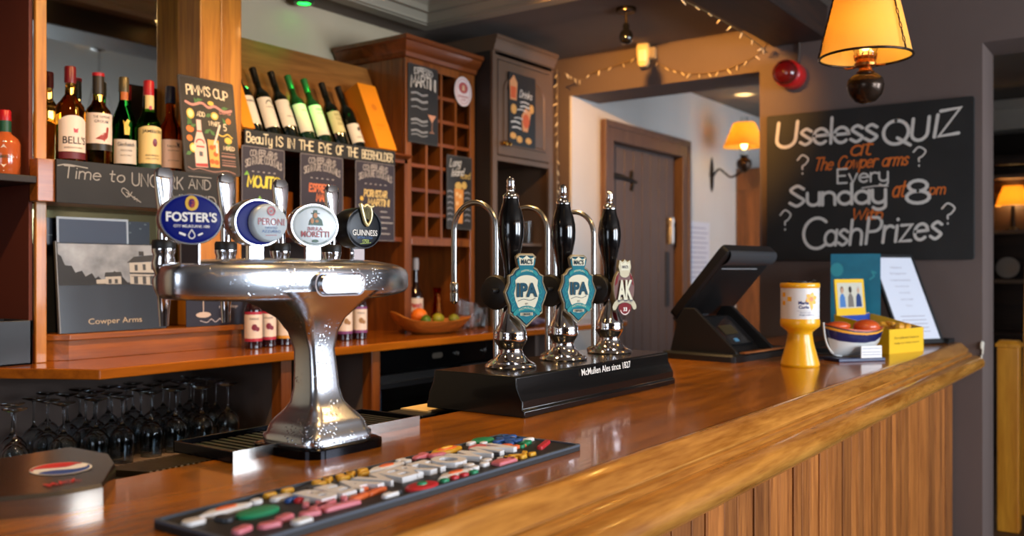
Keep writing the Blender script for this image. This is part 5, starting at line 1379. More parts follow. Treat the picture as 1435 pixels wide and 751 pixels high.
wine(2.876, 'wine bottle with capsule coloured as if lit green and printed heading on a pale label', WBGR, GCAP, LW, .040, .195, None, INK, (('NEVE', .17, .012, .036), ('SAUVIGNON', .15, .006, .04)))
wine(2.985, 'dark wine bottle with a yellow label above a purple band', WBG, WBLK, LYEL, .070, .180, (PUR, [[(-.044, .050), (.044, .050), (.044, .068), (-.044, .068)]]), OLV, (('NOT', .160, .016, .034), ('YALE', .137, .016, .036), ('DAY', .112, .014, .03)))
wine(3.090, 'dark wine bottle with a black animal mark on its white label, beside the orange box', WBG, WBLK, LW, .030, .130, (INK, [[(.0, .085), (.012, .10), (.022, .092), (.028, .105), (.020, .110), (.006, .112), (-.006, .1)], [(.012, .088), (.018, .07), (.022, .088)]]), INK, (('SHIRAZ', .055, .008, .04),))
ORB = pm('gift_box_orange', (232, 138, 20), .45); ORD = pm('gift_box_shade_print', (206, 116, 24), .45)
for y, lab in ((3.235, 'tall orange gift box on the sloping rack beside the pigeonhole cabinet'), (2.408 - .012, 'orange gift box half hidden behind the metal cocktail sign')):
    mat = Matrix.Identity(4)
    for i, v in enumerate((Vector((cx_, 0, sx_)), Vector((0, 1, 0)), Vector((-sx_, 0, cx_)))): mat[0][i], mat[1][i], mat[2][i] = v
    mat.translation = Vector((-3.075, y, 2.033)) - Vector((cx_, 0, sx_)) * .03
    t = root('gift_box', lab, 'gift box', group='orange gift boxes on the sloping rack', mat=mat)
    wd = .062 if y > 3 else .050
    MB().box(-.05, .05, -wd if y > 3 else -.012, wd, 0, .36 if y > 3 else .33).build('carton', ORB, t, 0, .002)
    if y > 3:
        b = MB().at(frame((.0505, 0, .18), (0, 1, 0), (0, 0, 1))); typ(b, 'Champagne', 0, -.05, .012, .06, 0); b.flat(ell(.018, .018, 20, 0, .05), .0005); b.ribbon([(-.03, -.07), (.03, -.07)], .002); b.build('print', ORD, t, 0)


def poster(name, label, cat, M, w_, h_, base, group=None, border=(120, 112, 110)):
    t = root(name, label, cat, mat=M, group=group)
    MB().prism(rrect(w_, h_, .008, 4), -.003, 0).build('sheet', base, t, 0)
    art(t, 'border', border, lambda b: b.ribbon(rrect(w_ - .006, h_ - .006, .007, 4) + [rrect(w_ - .006, h_ - .006, .007, 4)[0]], .003), .0006)
    return t


NAVP = pm('poster_navy', (44, 38, 48), .5, noise=.15, nscale=14)
PG = 'cocktail posters hanging under the beerholder sign'
for k, (y, wd, nm, lines, col) in enumerate(((2.472, .222, 'yellow MOJITO lettering', (('MOJITO', .055, .044, .165),), (222, 206, 70)), (2.793, .252, 'orange ESPRESSO MARTINI lettering', (('ESPRESSO', .058, .032, .150), ('MARTINI', .018, .032, .110)), (214, 116, 72)),
                                             (3.126, .262, 'cream PORNSTAR MARTINI lettering', (('PORNSTAR', .058, .030, .150), ('MARTINI', .018, .030, .140)), (214, 184, 116)))):
    t = poster('cocktail_poster', 'navy cocktail poster with %s hung under the beerholder sign' % nm, 'poster', frame((-3.036, y, 1.780), (0, 1, 0), (0, 0, 1)), wd, .368, NAVP, PG)
    art(t, 'heading', (166, 158, 152), lambda b: (pen(b, 'COWPER ARMS', 0, .142, .024, .0036, wdt=wd * .62, align='c', track=.1, wave=.006), pen(b, 'SIGNATURE COCKTAILS', 0, .094, .030, .0034, wdt=wd * .84, align='c', track=.1, wave=.022), pen(b, '*****', 0, .074, .014, .004, wdt=wd * .55, align='c')))
    art(t, 'lettering', col, lambda b: [pen(b, s_, 0 if i == 0 else .02, y_ - .036, h_, .0085 if k == 0 else .0062, wdt=w2, align='c', track=.14, shear=.08) for i, (s_, y_, h_, w2) in enumerate(lines)])
    art(t, 'small_print', (150, 146, 144), lambda b: [b.ribbon([(.035, -.045 - .026 * i), (.035 + .02 * (2 + i % 3), -.045 - .026 * i)], .006) for i in range(5)])
    if k == 0: art(t, 'mint_print', (120, 176, 60), lambda b: [b.flat([(x - .014, y_ - .008), (x, y_ + .012), (x + .012, y_ - .004)]) for x, y_ in ((-.05, -.04), (-.02, -.028), (-.085, .07), (-.06, -.06))])
    if k == 1: art(t, 'coffee_print', (206, 160, 84), lambda b: (b.flat(ell(.036, .013, 20, -.06, -.052)), b.ribbon([(-.095, -.055), (-.06, -.11), (-.025, -.055)], .004)))
    if k == 2:
        art(t, 'cherry_print', (196, 42, 40), lambda b: b.flat(ell(.012, .011, 14, -.085, -.038)))
        art(t, 'drink_print', (214, 170, 70), lambda b: (b.flat([(-.11, -.055), (-.045, -.055), (-.07, -.10), (-.085, -.10)]), b.flat(ell(.011, .011, 12, -.09, .01))))

# ---------------------------------------------------------------- pigeonhole wine cabinet
C0, C1, CX, CB = 3.428, 3.990, -3.12, -3.58
cab = root('wine_cabinet', 'tall red brown pigeonhole wine cabinet with a moulded cornice', 'cabinet', (-3.35, 3.71, ZK))
bpy.context.view_layer.update()
wc = lambda mb, n, mt, **k: world_part(mb, n, mt, cab, **k)
b = MB()
for k in range(6):
    xa = CB + k * (CX - .021 - CB) / 6; b.box(xa, xa + (CX - .021 - CB) / 6 - .002, C0, C0 + .02, ZK, 2.53)
wc(b, 'side_panel', REDW, smooth=0, bevel=.001)
wc(MB().box(CB, CX - .021, C1 - .02, C1, ZK, 2.53), 'side_panel', REDW, smooth=0)
wc(MB().box(CB, CB + .015, C0 + .02, C1 - .02, ZK, 2.53), 'back_panel', wood('niche_back_lit', (168, 92, 26), (216, 138, 52), 'Z', .45), smooth=0)  # back wood lightened in colour to stand in for warm light
gy0, gy1, gz0, gz1 = C0 + .045, C1 - .04, 1.62, 2.49
b = MB().box(CX - .02, CX, C0, C0 + .045, ZK, 2.53).box(CX - .02, CX, C1 - .04, C1, ZK, 2.53).box(CX - .02, CX, C0 + .045, C1 - .04, 2.49, 2.53).box(CX - .02, CX, C0 + .045, C1 - .04, 1.585, 1.62)
wc(b, 'face_frame', REDW, smooth=0, bevel=.002)
nc, nr = 4, 7
b = MB()
for k in range(1, nc):
    y = gy0 + k * (gy1 - gy0) / nc; b.box(CX - .22, CX - .004, y - .008, y + .008, gz0, gz1)
wc(b, 'upright', REDW, smooth=0)
for k in range(0, nr):
    z = gz0 + k * (gz1 - gz0) / nr; wc(MB().box(CX - .22, CX - .006, gy0 - .02, gy1 + .02, z - .009, z + .009), 'shelf', REDWY, smooth=0)
wc(MB().box(CX - .235, CX - .222, C0 + .02, C1 - .02, 1.60, 2.5), 'pigeonhole_back', DARKIN, smooth=0)
co = [(0, 2.53), (.012, 2.535), (.018, 2.555), (.040, 2.575), (.052, 2.60), (.065, 2.605), (.065, 2.625), (0, 2.625)]
cr = lambda d, z: [(CB, C0 - d, z), (CX + d, C0 - d, z), (CX + d, C1, z), (CB, C1, z)]
wc(MB().loft([cr(d, z) for d, z in co]), 'cornice', REDWY, smooth=30)
fmc = lambda y, z: frame((CX + .006, y, z), (0, 1, 0), (0, 0, 1))
t = poster('martini_poster', 'black espresso martini chalk style poster on the pigeonhole cabinet', 'poster', fmc(3.555, 2.305), .232, .400, pm('poster_black', (26, 26, 26), .5, noise=.2, nscale=18), None, (62, 60, 58))
art(t, 'lettering', (206, 200, 190), lambda b: (pen(b, 'ESPRESSO', 0, .150, .030, .0036, wdt=.14, align='c', track=.1, wave=.008), pen(b, 'MARTINI', 0, .080, .058, .0062, wdt=.19, align='c', track=.1, wave=.010)))
art(t, 'small_print', (130, 132, 134), lambda b: [b.ribbon(S_([(-.09, y), (-.05, y + .006), (-.01, y - .003), (.03, y + .004)], 4), h_) for y, h_ in ((.05, .010), (.015, .012), (-.02, .006), (-.085, .012), (-.105, .006), (-.14, .010), (-.16, .006))])
art(t, 'glass_print', (196, 140, 110), lambda b: (b.flat([(.035, -.045), (.10, -.045), (.068, -.085)]), b.ribbon([(.068, -.085), (.068, -.135)], .003), b.ribbon([(.05, -.135), (.086, -.135)], .003)))
t = poster('sling_poster', 'dark poster of a tall amber iced drink low on the pigeonhole cabinet', 'poster', fmc(3.850, 1.875), .215, .395, pm('poster_charcoal', (40, 38, 36), .5, noise=.2, nscale=18), None, (90, 84, 78))
art(t, 'lettering', (200, 196, 188), lambda b: (pen(b, 'Long', -.085, .135, .042, .005, wdt=.09, shear=.3, rise=.1), pen(b, 'Island', -.07, .085, .040, .005, wdt=.10, shear=.3, rise=.1)))
art(t, 'lettering_gold', (196, 160, 84), lambda b: (pen(b, 'Iced', .01, .080, .034, .005, wdt=.075, shear=.2), b.flat(ell(.030, .022, 16, -.01, .035)), b.flat(ell(.022, .02, 16, .04, .042))))
art(t, 'glass_print', (206, 134, 60), lambda b: b.flat([(-.035, -.165), (.025, -.165), (.034, .02), (-.044, .02)]), .0012)
art(t, 'ice_print', (226, 180, 120), lambda b: [b.flat([(x, y), (x + .022, y + .004), (x + .02, y + .024), (x - .002, y + .020)]) for x, y in ((-.03, -.13), (.0, -.10), (-.03, -.07), (-.005, -.03), (-.032, -.02))], .0016)
art(t, 'small_print', (130, 128, 130), lambda b: [b.ribbon(S_([(sx2, y), (sx2 + .02, y + .006), (sx2 + .042, y)], 4), .007) for sx2 in (-.10, .045) for y in (.0, -.03, -.06, -.09, -.12, -.15)])
rd = root('round_badge', 'round white drip mat with red print pinned high on the pigeonhole cabinet', 'beer mat', mat=fmc(3.880, 2.425))
MB().prism(ell(.073, .080, 36), -.002, .002).build('mat', pm('badge_pale', (222, 206, 204), .6), rd, 0)
art(rd, 'print', (178, 84, 82), lambda b: (b.flat(ell(.040, .030, 20, 0, .020)), b.ribbon(arc(0, 0, .060, .066, 0, 360, 30), .003), typ(b, 'ESTABLISHED', 0, -.028, .012, .085, .01), typ(b, 'ALES', 0, -.046, .010, .04, .01)), .0024)
art(rd, 'print_detail', (214, 180, 140), lambda b: (b.flat([(-.012, .004), (.012, .004), (.008, .034), (-.008, .034)]),), .0034)

# ---------------------------------------------------------------- painted wall cabinet
P0, P1, PX = 4.02, 4.60, -3.0
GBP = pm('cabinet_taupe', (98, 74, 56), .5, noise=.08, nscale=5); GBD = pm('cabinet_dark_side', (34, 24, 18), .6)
pc = root('painted_cabinet', 'tall taupe painted cabinet with a panelled door above an open dark niche', 'cabinet', (-3.3, 4.3, ZK))
bpy.context.view_layer.update()
wv = lambda mb, n, mt, **k: world_part(mb, n, mt, pc, **k)
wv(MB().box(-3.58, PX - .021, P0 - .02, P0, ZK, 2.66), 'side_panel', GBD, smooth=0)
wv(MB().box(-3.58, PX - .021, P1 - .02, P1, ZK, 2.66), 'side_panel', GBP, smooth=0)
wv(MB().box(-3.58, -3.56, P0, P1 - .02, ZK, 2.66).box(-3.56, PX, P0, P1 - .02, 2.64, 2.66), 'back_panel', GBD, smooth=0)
wv(MB().box(-3.56, PX - .02, P0, P1 - .02, 2.085, 2.105).box(-3.56, PX - .06, P0, P1 - .02, 1.60, 1.615), 'shelf', GBP, smooth=0)
wv(MB().box(PX - .02, PX, P0 - .02, P0 + .02, ZK, 2.66).box(PX - .02, PX, P1 - .045, P1, ZK, 2.66).box(PX - .02, PX, P0 + .02, P1 - .045, 2.06, 2.09).box(PX - .02, PX, P0 + .02, P1 - .045, 2.62, 2.66), 'face_frame', GBP, smooth=0, bevel=.003)
dr = wv(MB().box(PX - .018, PX + .004, P0 + .024, P1 - .048, 2.095, 2.615), 'door', GBP, smooth=0, bevel=.003)
fmd = frame((PX + .004, (P0 + P1) / 2 - .012, 2.355), (0, 1, 0), (0, 0, 1))
def dpart(mb, n, mt, par, **k):
    o = mb.build(n, mt, None, **k); o.parent = par; o.matrix_parent_inverse = (par.parent.matrix_basis @ par.matrix_parent_inverse @ par.matrix_basis).inverted() if par.parent else par.matrix_basis.inverted(); return o
hw, hh = .20, .195
arch_o = [(-hw, -hh), (hw, -hh), (hw, .10)] + arc(0, .10, hw, .10, 0, 180, 16)[1:-1] + [(-hw, .10)]
b = MB().at(fmd)
b.loft([[(x * q, y * q, z) for x, y in arch_o] for q, z in ((1.06, 0), (1.05, .008), (.98, .008), (.94, -.0), (.92, .001), (.80, .009), (.3, .009))], True, True)
dpart(b, 'door_panel', GBP, dr, smooth=25)
b = MB().at(frame((PX + .004, P0 + .055, 2.155), (0, 1, 0), (0, 0, 1))); b.lathe([(0, 0), (.010, 0), (.008, .012), (.014, .020), (.016, .028), (.010, .036), (0, .037)], 18); b.lathe([(0, 0), (.009, 0), (.007, .012), (.012, .02), (.009, .03), (0, .031)], 16, (.045, .002, 0))
dpart(b, 'knob', BRASS, dr)
co = [(0, 2.66), (.006, 2.665), (.010, 2.685), (.018, 2.70), (.022, 2.722), (.028, 2.726), (.028, 2.745), (0, 2.745)]
cr = lambda d, z: [(-3.58, P0 - .02, z), (PX + d, P0 - .02, z), (PX + d, P1 + d * .6, z), (-3.58, P1 + d * .6, z)]
wv(MB().loft([cr(d, z) for d, z in co]), 'cornice', GBP, smooth=25)
t = poster('drinks_poster', 'black poster of two orange cocktails on the painted cabinet door', 'poster', frame((PX + .0165, 4.255, 2.36), (0, 1, 0), (0, 0, 1)), .262, .405, pm('poster_black', (26, 26, 26), .5), None, (46, 42, 40))
art(t, 'glass_print', (222, 150, 96), lambda b: (b.flat([(-.12, .05), (-.06, .05), (-.05, .15), (-.085, .19), (-.125, .15)]), b.flat([(.0, -.115), (.05, -.115), (.085, .0), (.03, .02), (-.01, -.03)])), .0012)
art(t, 'drink_print', (214, 92, 44), lambda b: (b.flat([(-.115, .06), (-.068, .06), (-.060, .125), (-.118, .125)]), b.flat(ell(.034, .040, 18, .035, -.055))), .0016)
art(t, 'fruit_print', (222, 160, 80), lambda b: [b.flat(ell(rx, ry, 16, x, y)) for x, y, rx, ry in ((-.085, .0, .028, .028), (.09, .02, .022, .026), (-.09, -.15, .03, .018), (-.03, -.165, .028, .02), (.06, -.165, .03, .018))], .0012)
art(t, 'lettering', (220, 212, 200), lambda b: (pen(b, 'Drinks', -.03, .075, .040, .005, wdt=.12, shear=.25), [b.ribbon(S_([(x, y), (x + .04, y + .006), (x + .085, y)], 4), h_) for x, y, h_ in ((-.02, .045, .007), (-.02, .022, .009), (-.05, .0, .006), (-.11, -.075, .009), (-.10, -.105, .008), (-.08, -.05, .006))]), .0012)

# ---------------------------------------------------------------- bottles, fruit and glassware on the back counter
CPROF = [(0, 0), (.031, 0), (.034, .004), (.034, .150), (.030, .168), (.015, .195), (.0135, .225), (0, .225)]
CORD = pm('cordial_dark', (36, 12, 16), .1, coat=.6)
for y, x, lab, bm2, mot in ((2.335, -2.93, 'cordial bottle with raspberry label and red bands, beside the oak plinth', (170, 34, 60), (120, 30, 50)), (2.425, -2.955, 'cordial bottle with raspberry label, second from the plinth', (170, 34, 60), (120, 30, 50)),
                            (2.515, -2.96, 'cordial bottle with an amber banded label, half behind the beer tower column', (214, 150, 40), (190, 120, 40)), (2.845, -2.95, 'cordial bottle with purple banded label just behind the beer tower column', (120, 60, 120), (150, 110, 60)),
                            (2.935, -2.95, 'cordial bottle with purple banded label, nearer the fruit bowl', (120, 60, 120), (150, 110, 60))):
    bm_m = pm('band_%d_%d' % bm2[:2], bm2, .5); mm_ = pm('motif_%d_%d' % mot[:2], mot, .5)
    bottle('cordial_bottle', lab, 'bottle', CPROF, CORD, (x, y, ZK), -30, (WBLK, [(0, .222), (.0155, .222), (.0155, .245), (0, .246)]), [('label', LCREAM, .0346, .042, .135, 82, 0), ('label_band', bm_m, .0346, .030, .0415, 82, 0), ('label_band', bm_m, .0346, .1355, .146, 82, 0)], 'cordial bottles on the back counter',
           [('fruit_print', mm_, [patchpoly(ell(.011, .013, 14, .0, .085)), patchpoly(ell(.009, .009, 12, .012, .078))], .0348), ('lettering', INK, [('PRESSE', 0, .118, .007, .034)], .0348)])
fb = root('fruit_bowl', 'rustic leaf shaped wooden bowl of fruit on the back counter', 'bowl', (-2.93, 3.40, ZK), R(58))
rg = []
for q, z in ((.42, 0), (.62, .010), (.86, .035), (1.0, .062), (.97, .065), (.82, .040), (.56, .016), (.2, .012)):
    r_ = []
    for k in range(28):
        a = 2 * PI * k / 28; e_ = 1 + .06 * math.sin(3 * a + .6); lift = .036 * abs(math.cos(a)) ** 3 * (z / .065)
        r_.append((.205 * q * e_ * math.cos(a), .125 * q * e_ * math.sin(a), z + lift * (1.3 if math.cos(a) < 0 else .5)))
    rg.append(r_)
MB().loft(rg).build('bowl', wood('bowl_wood', (120, 66, 20), (186, 112, 40), 'X', .45, 0, 1.5), fb, 60)


def fruit(name, label, cat, loc, r, rgb, sq_, stem):
    t = root(name, label, cat, loc, random.uniform(0, 6))
    MB().ball((0, 0, r * sq_[2]), r, 20, 12, sq_).build('skin', pm('skin_' + name + str(rgb[0]), rgb, .42, bump=.15, bscale=120), t, 60)
    MB().lathe([(0, 0), (.005, 0), (.004, .003), (0, .004)], 8, (0, 0, r * sq_[2] * 2 - .0012)).build('stem_end', pm('stem_green', stem, .7), t, 0)


fruit('orange', 'orange resting among limes in the wooden fruit bowl', 'orange', (-2.975, 3.365, ZK + .046), .041, (226, 112, 22), (1, 1, .95), (80, 90, 30))
fruit('lime', 'dark green lime touching the orange in the wooden fruit bowl', 'lime', (-2.905, 3.335, ZK + .040), .028, (74, 104, 22), (1.15, .95, .95), (110, 100, 40))
fruit('lime', 'yellowish lime at the middle of the wooden fruit bowl', 'lime', (-2.90, 3.420, ZK + .044), .029, (140, 138, 26), (1.15, .95, .95), (110, 100, 40))
fruit('lime', 'small lime at the raised far end of the wooden fruit bowl', 'lime', (-2.845, 3.475, ZK + .044), .026, (120, 122, 30), (1.1, .95, .95), (110, 100, 40))
bottle('liqueur_bottle', 'dark liqueur bottle with pale cap and red lettering behind the fruit bowl', 'bottle',
       [(0, 0), (.038, 0), (.041, .005), (.041, .165), (.036, .19), (.018, .225), (.0155, .25), (.015, .31), (0, .31)], pm('liqueur_brown', (30, 14, 10), .08, coat=.6), (-3.27, 3.670, ZK), -38,
       (pm('cap_pale', (206, 190, 178), .5), [(0, .31), (.0175, .31), (.018, .345), (.016, .372), (0, .373)]), [('label', LCREAM, .0416, .05, .160, 75, 0)], None, [('lettering', CAPRED, [("PIMM'S", 0, .120, .026, .062, .03)], .0418)])
cf = root('carafe', 'slender amber glass carafe standing in the pigeonhole cabinet niche', 'carafe', (-3.16, 3.72, ZK))
MB().lathe([(0, 0), (.036, 0), (.038, .004), (.030, .10), (.020, .17), (.019, .19), (.024, .215), (.022, .215), (.017, .19), (.018, .17), (.028, .10), (.034, .01), (0, .008)], 24, cap=False).build('vessel', glassy('amber_glass', (226, 146, 70)), cf, 50)
MB().lathe([(0, .011), (.033, .011), (.029, .08), (0, .08)], 24).build('drink', pm('amber_drink', (170, 82, 22), .1, trans=.6), cf, 50)
for i, (x, y, r_, h_, lab) in enumerate(((-2.99, 3.79, .040, .135, 'clear glass jug with a handle beside the fruit bowl'), (-3.02, 3.92, .036, .105, 'clear glass tumbler beside the glass jug on the back counter'), (-3.12, 3.88, .038, .15, 'tall clear glass behind the jug on the back counter'))):
    t = root('glass_jug' if i == 0 else 'tumbler', lab, 'jug' if i == 0 else 'glass', (x, y, ZK))
    MB().lathe([(0, 0), (r_ * .85, 0), (r_ * .9, .004), (r_, h_), (r_ - .003, h_), (r_ * .84, .01), (0, .009)], 26, cap=False).build('vessel', GLASS, t, 50)
    if i == 0: MB().tube(spline([(r_ * .9, 0, h_ * .9), (r_ * 1.7, 0, h_ * .8), (r_ * 1.6, 0, h_ * .4), (r_ * .88, 0, h_ * .25)], 6), .005, 8).build('handle', GLASS, t, 60)
cl = MB(); rg = []
for k in range(9):
    a = k / 8
    rg.append([(-2.86 + .07 * math.cos(q) * (1 + .15 * math.sin(5 * q + k)), 4.12 + .09 * (a - .5) * 2, ZK + .001 + max(0, .028 + .022 * math.sin(q) * (1 + .3 * math.sin(3 * q + k)))) for q in [2 * PI * i / 16 for i in range(16)]])
cl.loft(rg); tag(cl.build('bar_cloth', pm('cloth_lilac', (104, 100, 134), .9, bump=.4, bscale=30), None, 60), 'crumpled lilac bar cloth on the back counter between the glasses and the end wall', 'cloth')
# glasses on the painted cabinet's shelf
gt = MB().lathe([(0, 0), (.028, 0), (.030, .004), (.038, .13), (.0355, .13), (.028, .008), (0, .006)], 20, cap=False)
gto = tag(gt.build('pint_glass', GLASS, None, 50), 'clear glass on the shelf inside the painted cabinet niche', 'glass', 'glasses in the painted cabinet niche')
k = 0
for x in (-3.12, -3.22, -3.32):
    for y in (4.10, 4.20, 4.30, 4.40, 4.50):
        o = gto if k == 0 else gto.copy()
        if k: COL.objects.link(o)
        o.location = (x, y, 1.6155); k += 1

# ================================================================ LIGHTS, WALL FITTINGS AND THE PASSAGE
# recessed downlights
for i, (x, y) in enumerate(DOWN + [(-.55, 1.4), (-.55, 2.6), (-1.92, 2.95)]):
    zc = ZR if i in (3, 4) else ZC
    t = root('downlight', ['recessed round ceiling downlight in front of the maroon recess', 'recessed round ceiling downlight over the middle of the back bar', 'recessed round ceiling downlight in front of the pigeonhole cabinet', 'recessed ceiling downlight above the near counter', 'recessed ceiling downlight above the far counter', 'recessed ceiling downlight aimed at the wall above the passage opening'][i], 'ceiling light', (x, y, zc))
    MB().lathe([(.035, -.002), (.052, -.002), (.052, -.008), (.040, -.010), (.035, -.002)], 28, cap=False).build('bezel', STEEL, t, 40)
    MB().lathe([(0, -.004), (.034, -.004), (.034, -.001), (0, -.001)], 24).build('lamp', pm('lamp_warm', (255, 220, 160), .5, emis=(255, 196, 120), estr=14), t, 40)
t = root('green_downlight', 'small green glowing ceiling spotlight by the cream rear wall', 'ceiling light', (-3.50, 3.10, ZC))
MB().lathe([(.030, -.001), (.050, -.001), (.050, -.034), (.036, -.040), (.030, -.034)], 28, cap=False).build('bezel', pm('green_bezel', (90, 110, 90), .3, .6), t, 40)
MB().lathe([(0, -.036), (.033, -.036), (.031, -.030), (0, -.030)], 24).build('lamp', pm('lamp_green', (40, 255, 80), .5, emis=(30, 255, 70), estr=6), t, 40)
# ceiling spotlight
t = root('green_downlight', 'added green ceiling spotlight inside the ceiling tray in front of the wine bottles', 'ceiling light', (-2.70, 2.85, ZC + .13))  # fitting of the added green spot, out of view
MB().lathe([(.030, -.001), (.050, -.001), (.050, -.010), (.036, -.014), (.030, -.001)], 28, cap=False).build('bezel', pm('green_bezel', (90, 110, 90), .3, .6), t, 40)
MB().lathe([(0, -.006), (.031, -.006), (.031, -.002), (0, -.002)], 24).build('lamp', MATS['lamp_green'], t, 40)
fl = root('added_festoon_lights', 'added string of warm round festoon bulbs, out of view along the window wall', 'string lights', (3.15, 2.0, 2.62))  # unseen bulbs, added to put sparkles in the glasses and chrome
MB().tube([(0, -2.6 + i * .3, -.05 * (i % 2)) for i in range(20)], .005, 6).build('wire', BLACK, fl, 60)
b0 = MB().ball((0, 0, 0), .026, 12, 8).build('bulb', pm('added_festoon_glow', (255, 210, 130), .5, emis=(255, 190, 100), estr=45), fl, 60)
for i in range(20):
    o = b0 if i == 0 else b0.copy()
    if i: COL.objects.link(o); o.parent = fl
    o.location = (0, -2.6 + i * .3, -.05 * (i % 2) - .03)
t = root('ceiling_spotlight', 'small black ceiling spotlight on a stem near the wall sensor', 'spotlight', (-2.30, 4.22, ZC))
MB().lathe([(0, 0), (.052, 0), (.054, -.006), (.050, -.022), (0, -.024)], 28).build('base_plate', pm('dark_chrome', (52, 46, 42), .25, .9), t, 40)
MB().tube([(0, 0, -.022), (0, 0, -.09)], .008, 12).build('stem', pm('dark_chrome', (52, 46, 42), .25, .9), t, 60)
MB().lathe([(0, -.08), (.014, -.08), (.018, -.09), (.018, -.112), (.030, -.122), (.036, -.140), (.037, -.155), (.033, -.172), (.022, -.184), (0, -.188)], 24).build('lamp_head', GLOSSBLACK, t, 60)
# movement sensor
t = root('movement_sensor', 'cream plastic movement sensor high in the corner above the passage opening', 'sensor', (-2.57, 4.93, 2.752))
SEN = pm('sensor_cream', (226, 196, 132), .5)
MB().at(Matrix.Rotation(R(10), 4, 'Z')).loft([[(x, y, z) for x, y in rrect(.075 * q, .055, .012, 3)] for z, q in ((-.075, .55), (-.055, .9), (0, 1), (.055, 1), (.062, .92))]).build('housing', SEN, t, 40)
MB().at(Matrix.Rotation(R(10), 4, 'Z')).box(.036, .075, -.02, .03, -.03, .035).build('bracket', pm('sensor_shade', (196, 168, 120), .5), t, 0, .004)
MB().at(Matrix.Rotation(R(10), 4, 'Z')).loft([[(x, -.028 - y, z) for x, y in ((-.026, 0), (-.018, .010), (.018, .010), (.026, 0))] for z in (-.045, .02)], False, False).build('lens', pm('sensor_lens', (240, 224, 180), .4), t, 50)
MB().box(-.02, .02, .03, .069, -.02, .02).build('wall_mount', SEN, t, 0)
# fire alarm sounder
t = root('alarm_sounder', 'round red fire alarm sounder on the wall beside the chalkboard', 'alarm', mat=frame((-1.685, 4.999, 2.522), (1, 0, 0), (0, 0, 1)))
REDP = pm('alarm_red', (186, 20, 22), .35, coat=.3)
MB().lathe([(0, 0), (.070, 0), (.074, .006), (.074, .10), (.070, .112), (.064, .116), (0, .116)], 36).build('housing', REDP, t, 40)
MB().lathe([(0, .116), (.062, .116), (.062, .150), (.052, .166), (.028, .178), (0, .182)], 30).build('dome', pm('alarm_dark_red', (84, 10, 14), .15, coat=.6), t, 60)
b = MB()
for q in (.064,): b.tube([(q * math.cos(R(a)), q * math.sin(R(a)), .150) for a in range(0, 361, 12)], .0018, 6)
b.build('grille_ring', pm('alarm_dark_red', (84, 10, 14), .15), t, 60)
MB().tube([(.03, .07, .02), (.034, .12, .012), (.034, .19, .01)], .009, 8).build('conduit', pm('conduit_brown', (66, 50, 40), .6), t, 60)
# fairy lights
FW = pm('fairy_wire', (120, 96, 60), .5); FBULB = pm('fairy_bulb', (232, 214, 176), .25, emis=(255, 214, 150), estr=.02)


def fairy(label, pts, n, droop=.018):
    t = root('fairy_lights', label, 'string lights', pts[0], 0, 'fairy light strings')
    P = [Vector(p) - Vector(pts[0]) for p in spline(pts, 8)]
    MB().tube([tuple(p) for p in P], .0028, 6).build('wire', FW, t, 60)
    seg = [(P[i + 1] - P[i]).length for i in range(len(P) - 1)]; tot = sum(seg)
    bulb0 = MB().lathe([(0, 0), (.0030, 0), (.0036, -.004), (.0034, -.020), (.0020, -.030), (0, -.032)], 8).build('bulb', FBULB, t, 60)
    for k in range(n):
        d = tot * (k + .5) / n; i = 0
        while i < len(seg) - 1 and d > seg[i]: d -= seg[i]; i += 1
        p = P[i] + (P[i + 1] - P[i]) * (d / max(seg[i], 1e-6))
        o = bulb0 if k == 0 else bulb0.copy()
        if k: COL.objects.link(o); o.parent = t
        o.location = p + Vector((0, 0, -.001)); o.rotation_euler = (random.uniform(-1, 1), random.uniform(-1, 1), random.uniform(0, 6))


wx = lambda u, v: None
fairy('string of fairy lights hanging straight down the edge of the painted cabinet', [(-2.985, 4.62, 2.66), (-2.983, 4.62, 2.4), (-2.985, 4.62, 2.0), (-2.983, 4.62, 1.62)], 18)
fairy('string of fairy lights along the top of the wall beside the painted cabinet', [(-2.985, 4.70, 2.655), (-3.05, 4.985, 2.665), (-2.95, 4.985, 2.70), (-2.72, 4.985, 2.735), (-2.62, 4.97, 2.76)], 9)
fairy('sagging string of fairy lights over the passage opening', [(-2.53, 4.985, 2.72), (-2.42, 4.985, 2.655), (-2.25, 4.985, 2.605), (-2.05, 4.985, 2.61), (-1.90, 4.985, 2.66), (-1.83, 4.985, 2.72)], 13)
fairy('string of fairy lights along the lower edge of the dark ceiling beam', [(-1.812, 3.05, 2.705), (-1.815, 3.6, 2.69), (-1.812, 4.2, 2.70), (-1.815, 4.7, 2.69), (-1.812, 4.94, 2.66)], 13)

# oil lamp style pendant over the counter
pd = root('pendant_lamp', 'brass oil lamp style pendant with glowing yellow shade above the counter', 'pendant lamp', (-.838, 3.215, 2.02))
SHD = shade_mat('shade_cloth', (255, 218, 128)); BZ = pm('dark_bronze', (58, 44, 34), .25, .7)
MB().lathe([(.148, .158), (.1475, .158), (.0935, .405), (.095, .405), (.148, .158)], 48, cap=False).build('shade', SHD, pd, 60)
b = MB()
for r_, z, q in ((.149, .158, .0045), (.0945, .405, .004)): b.tube([(r_ * math.cos(R(a)), r_ * math.sin(R(a)), z) for a in range(0, 361, 10)], q, 8)
b.build('shade_trim', BZ, pd, 60)
MB().lathe([(0, 0), (.012, .001), (.034, .010), (.052, .030), (.060, .056), (.060, .064), (.056, .084), (.040, .098), (.022, .102), (.022, .104), (0, .104)], 36).build('oil_font', BZ, pd, 60)
b = MB().lathe([(.0, .104), (.026, .104), (.030, .108), (.022, .112), (.020, .122), (.034, .128), (.036, .136), (.032, .140), (.030, .150), (.036, .156), (.034, .160), (0, .160)], 28)
b.tube([(.03, 0, .130), (.062, .006, .126)], .003, 8).tube([(-.03, 0, .128), (-.058, -.01, .122), (-.066, -.01, .128)], .003, 8)
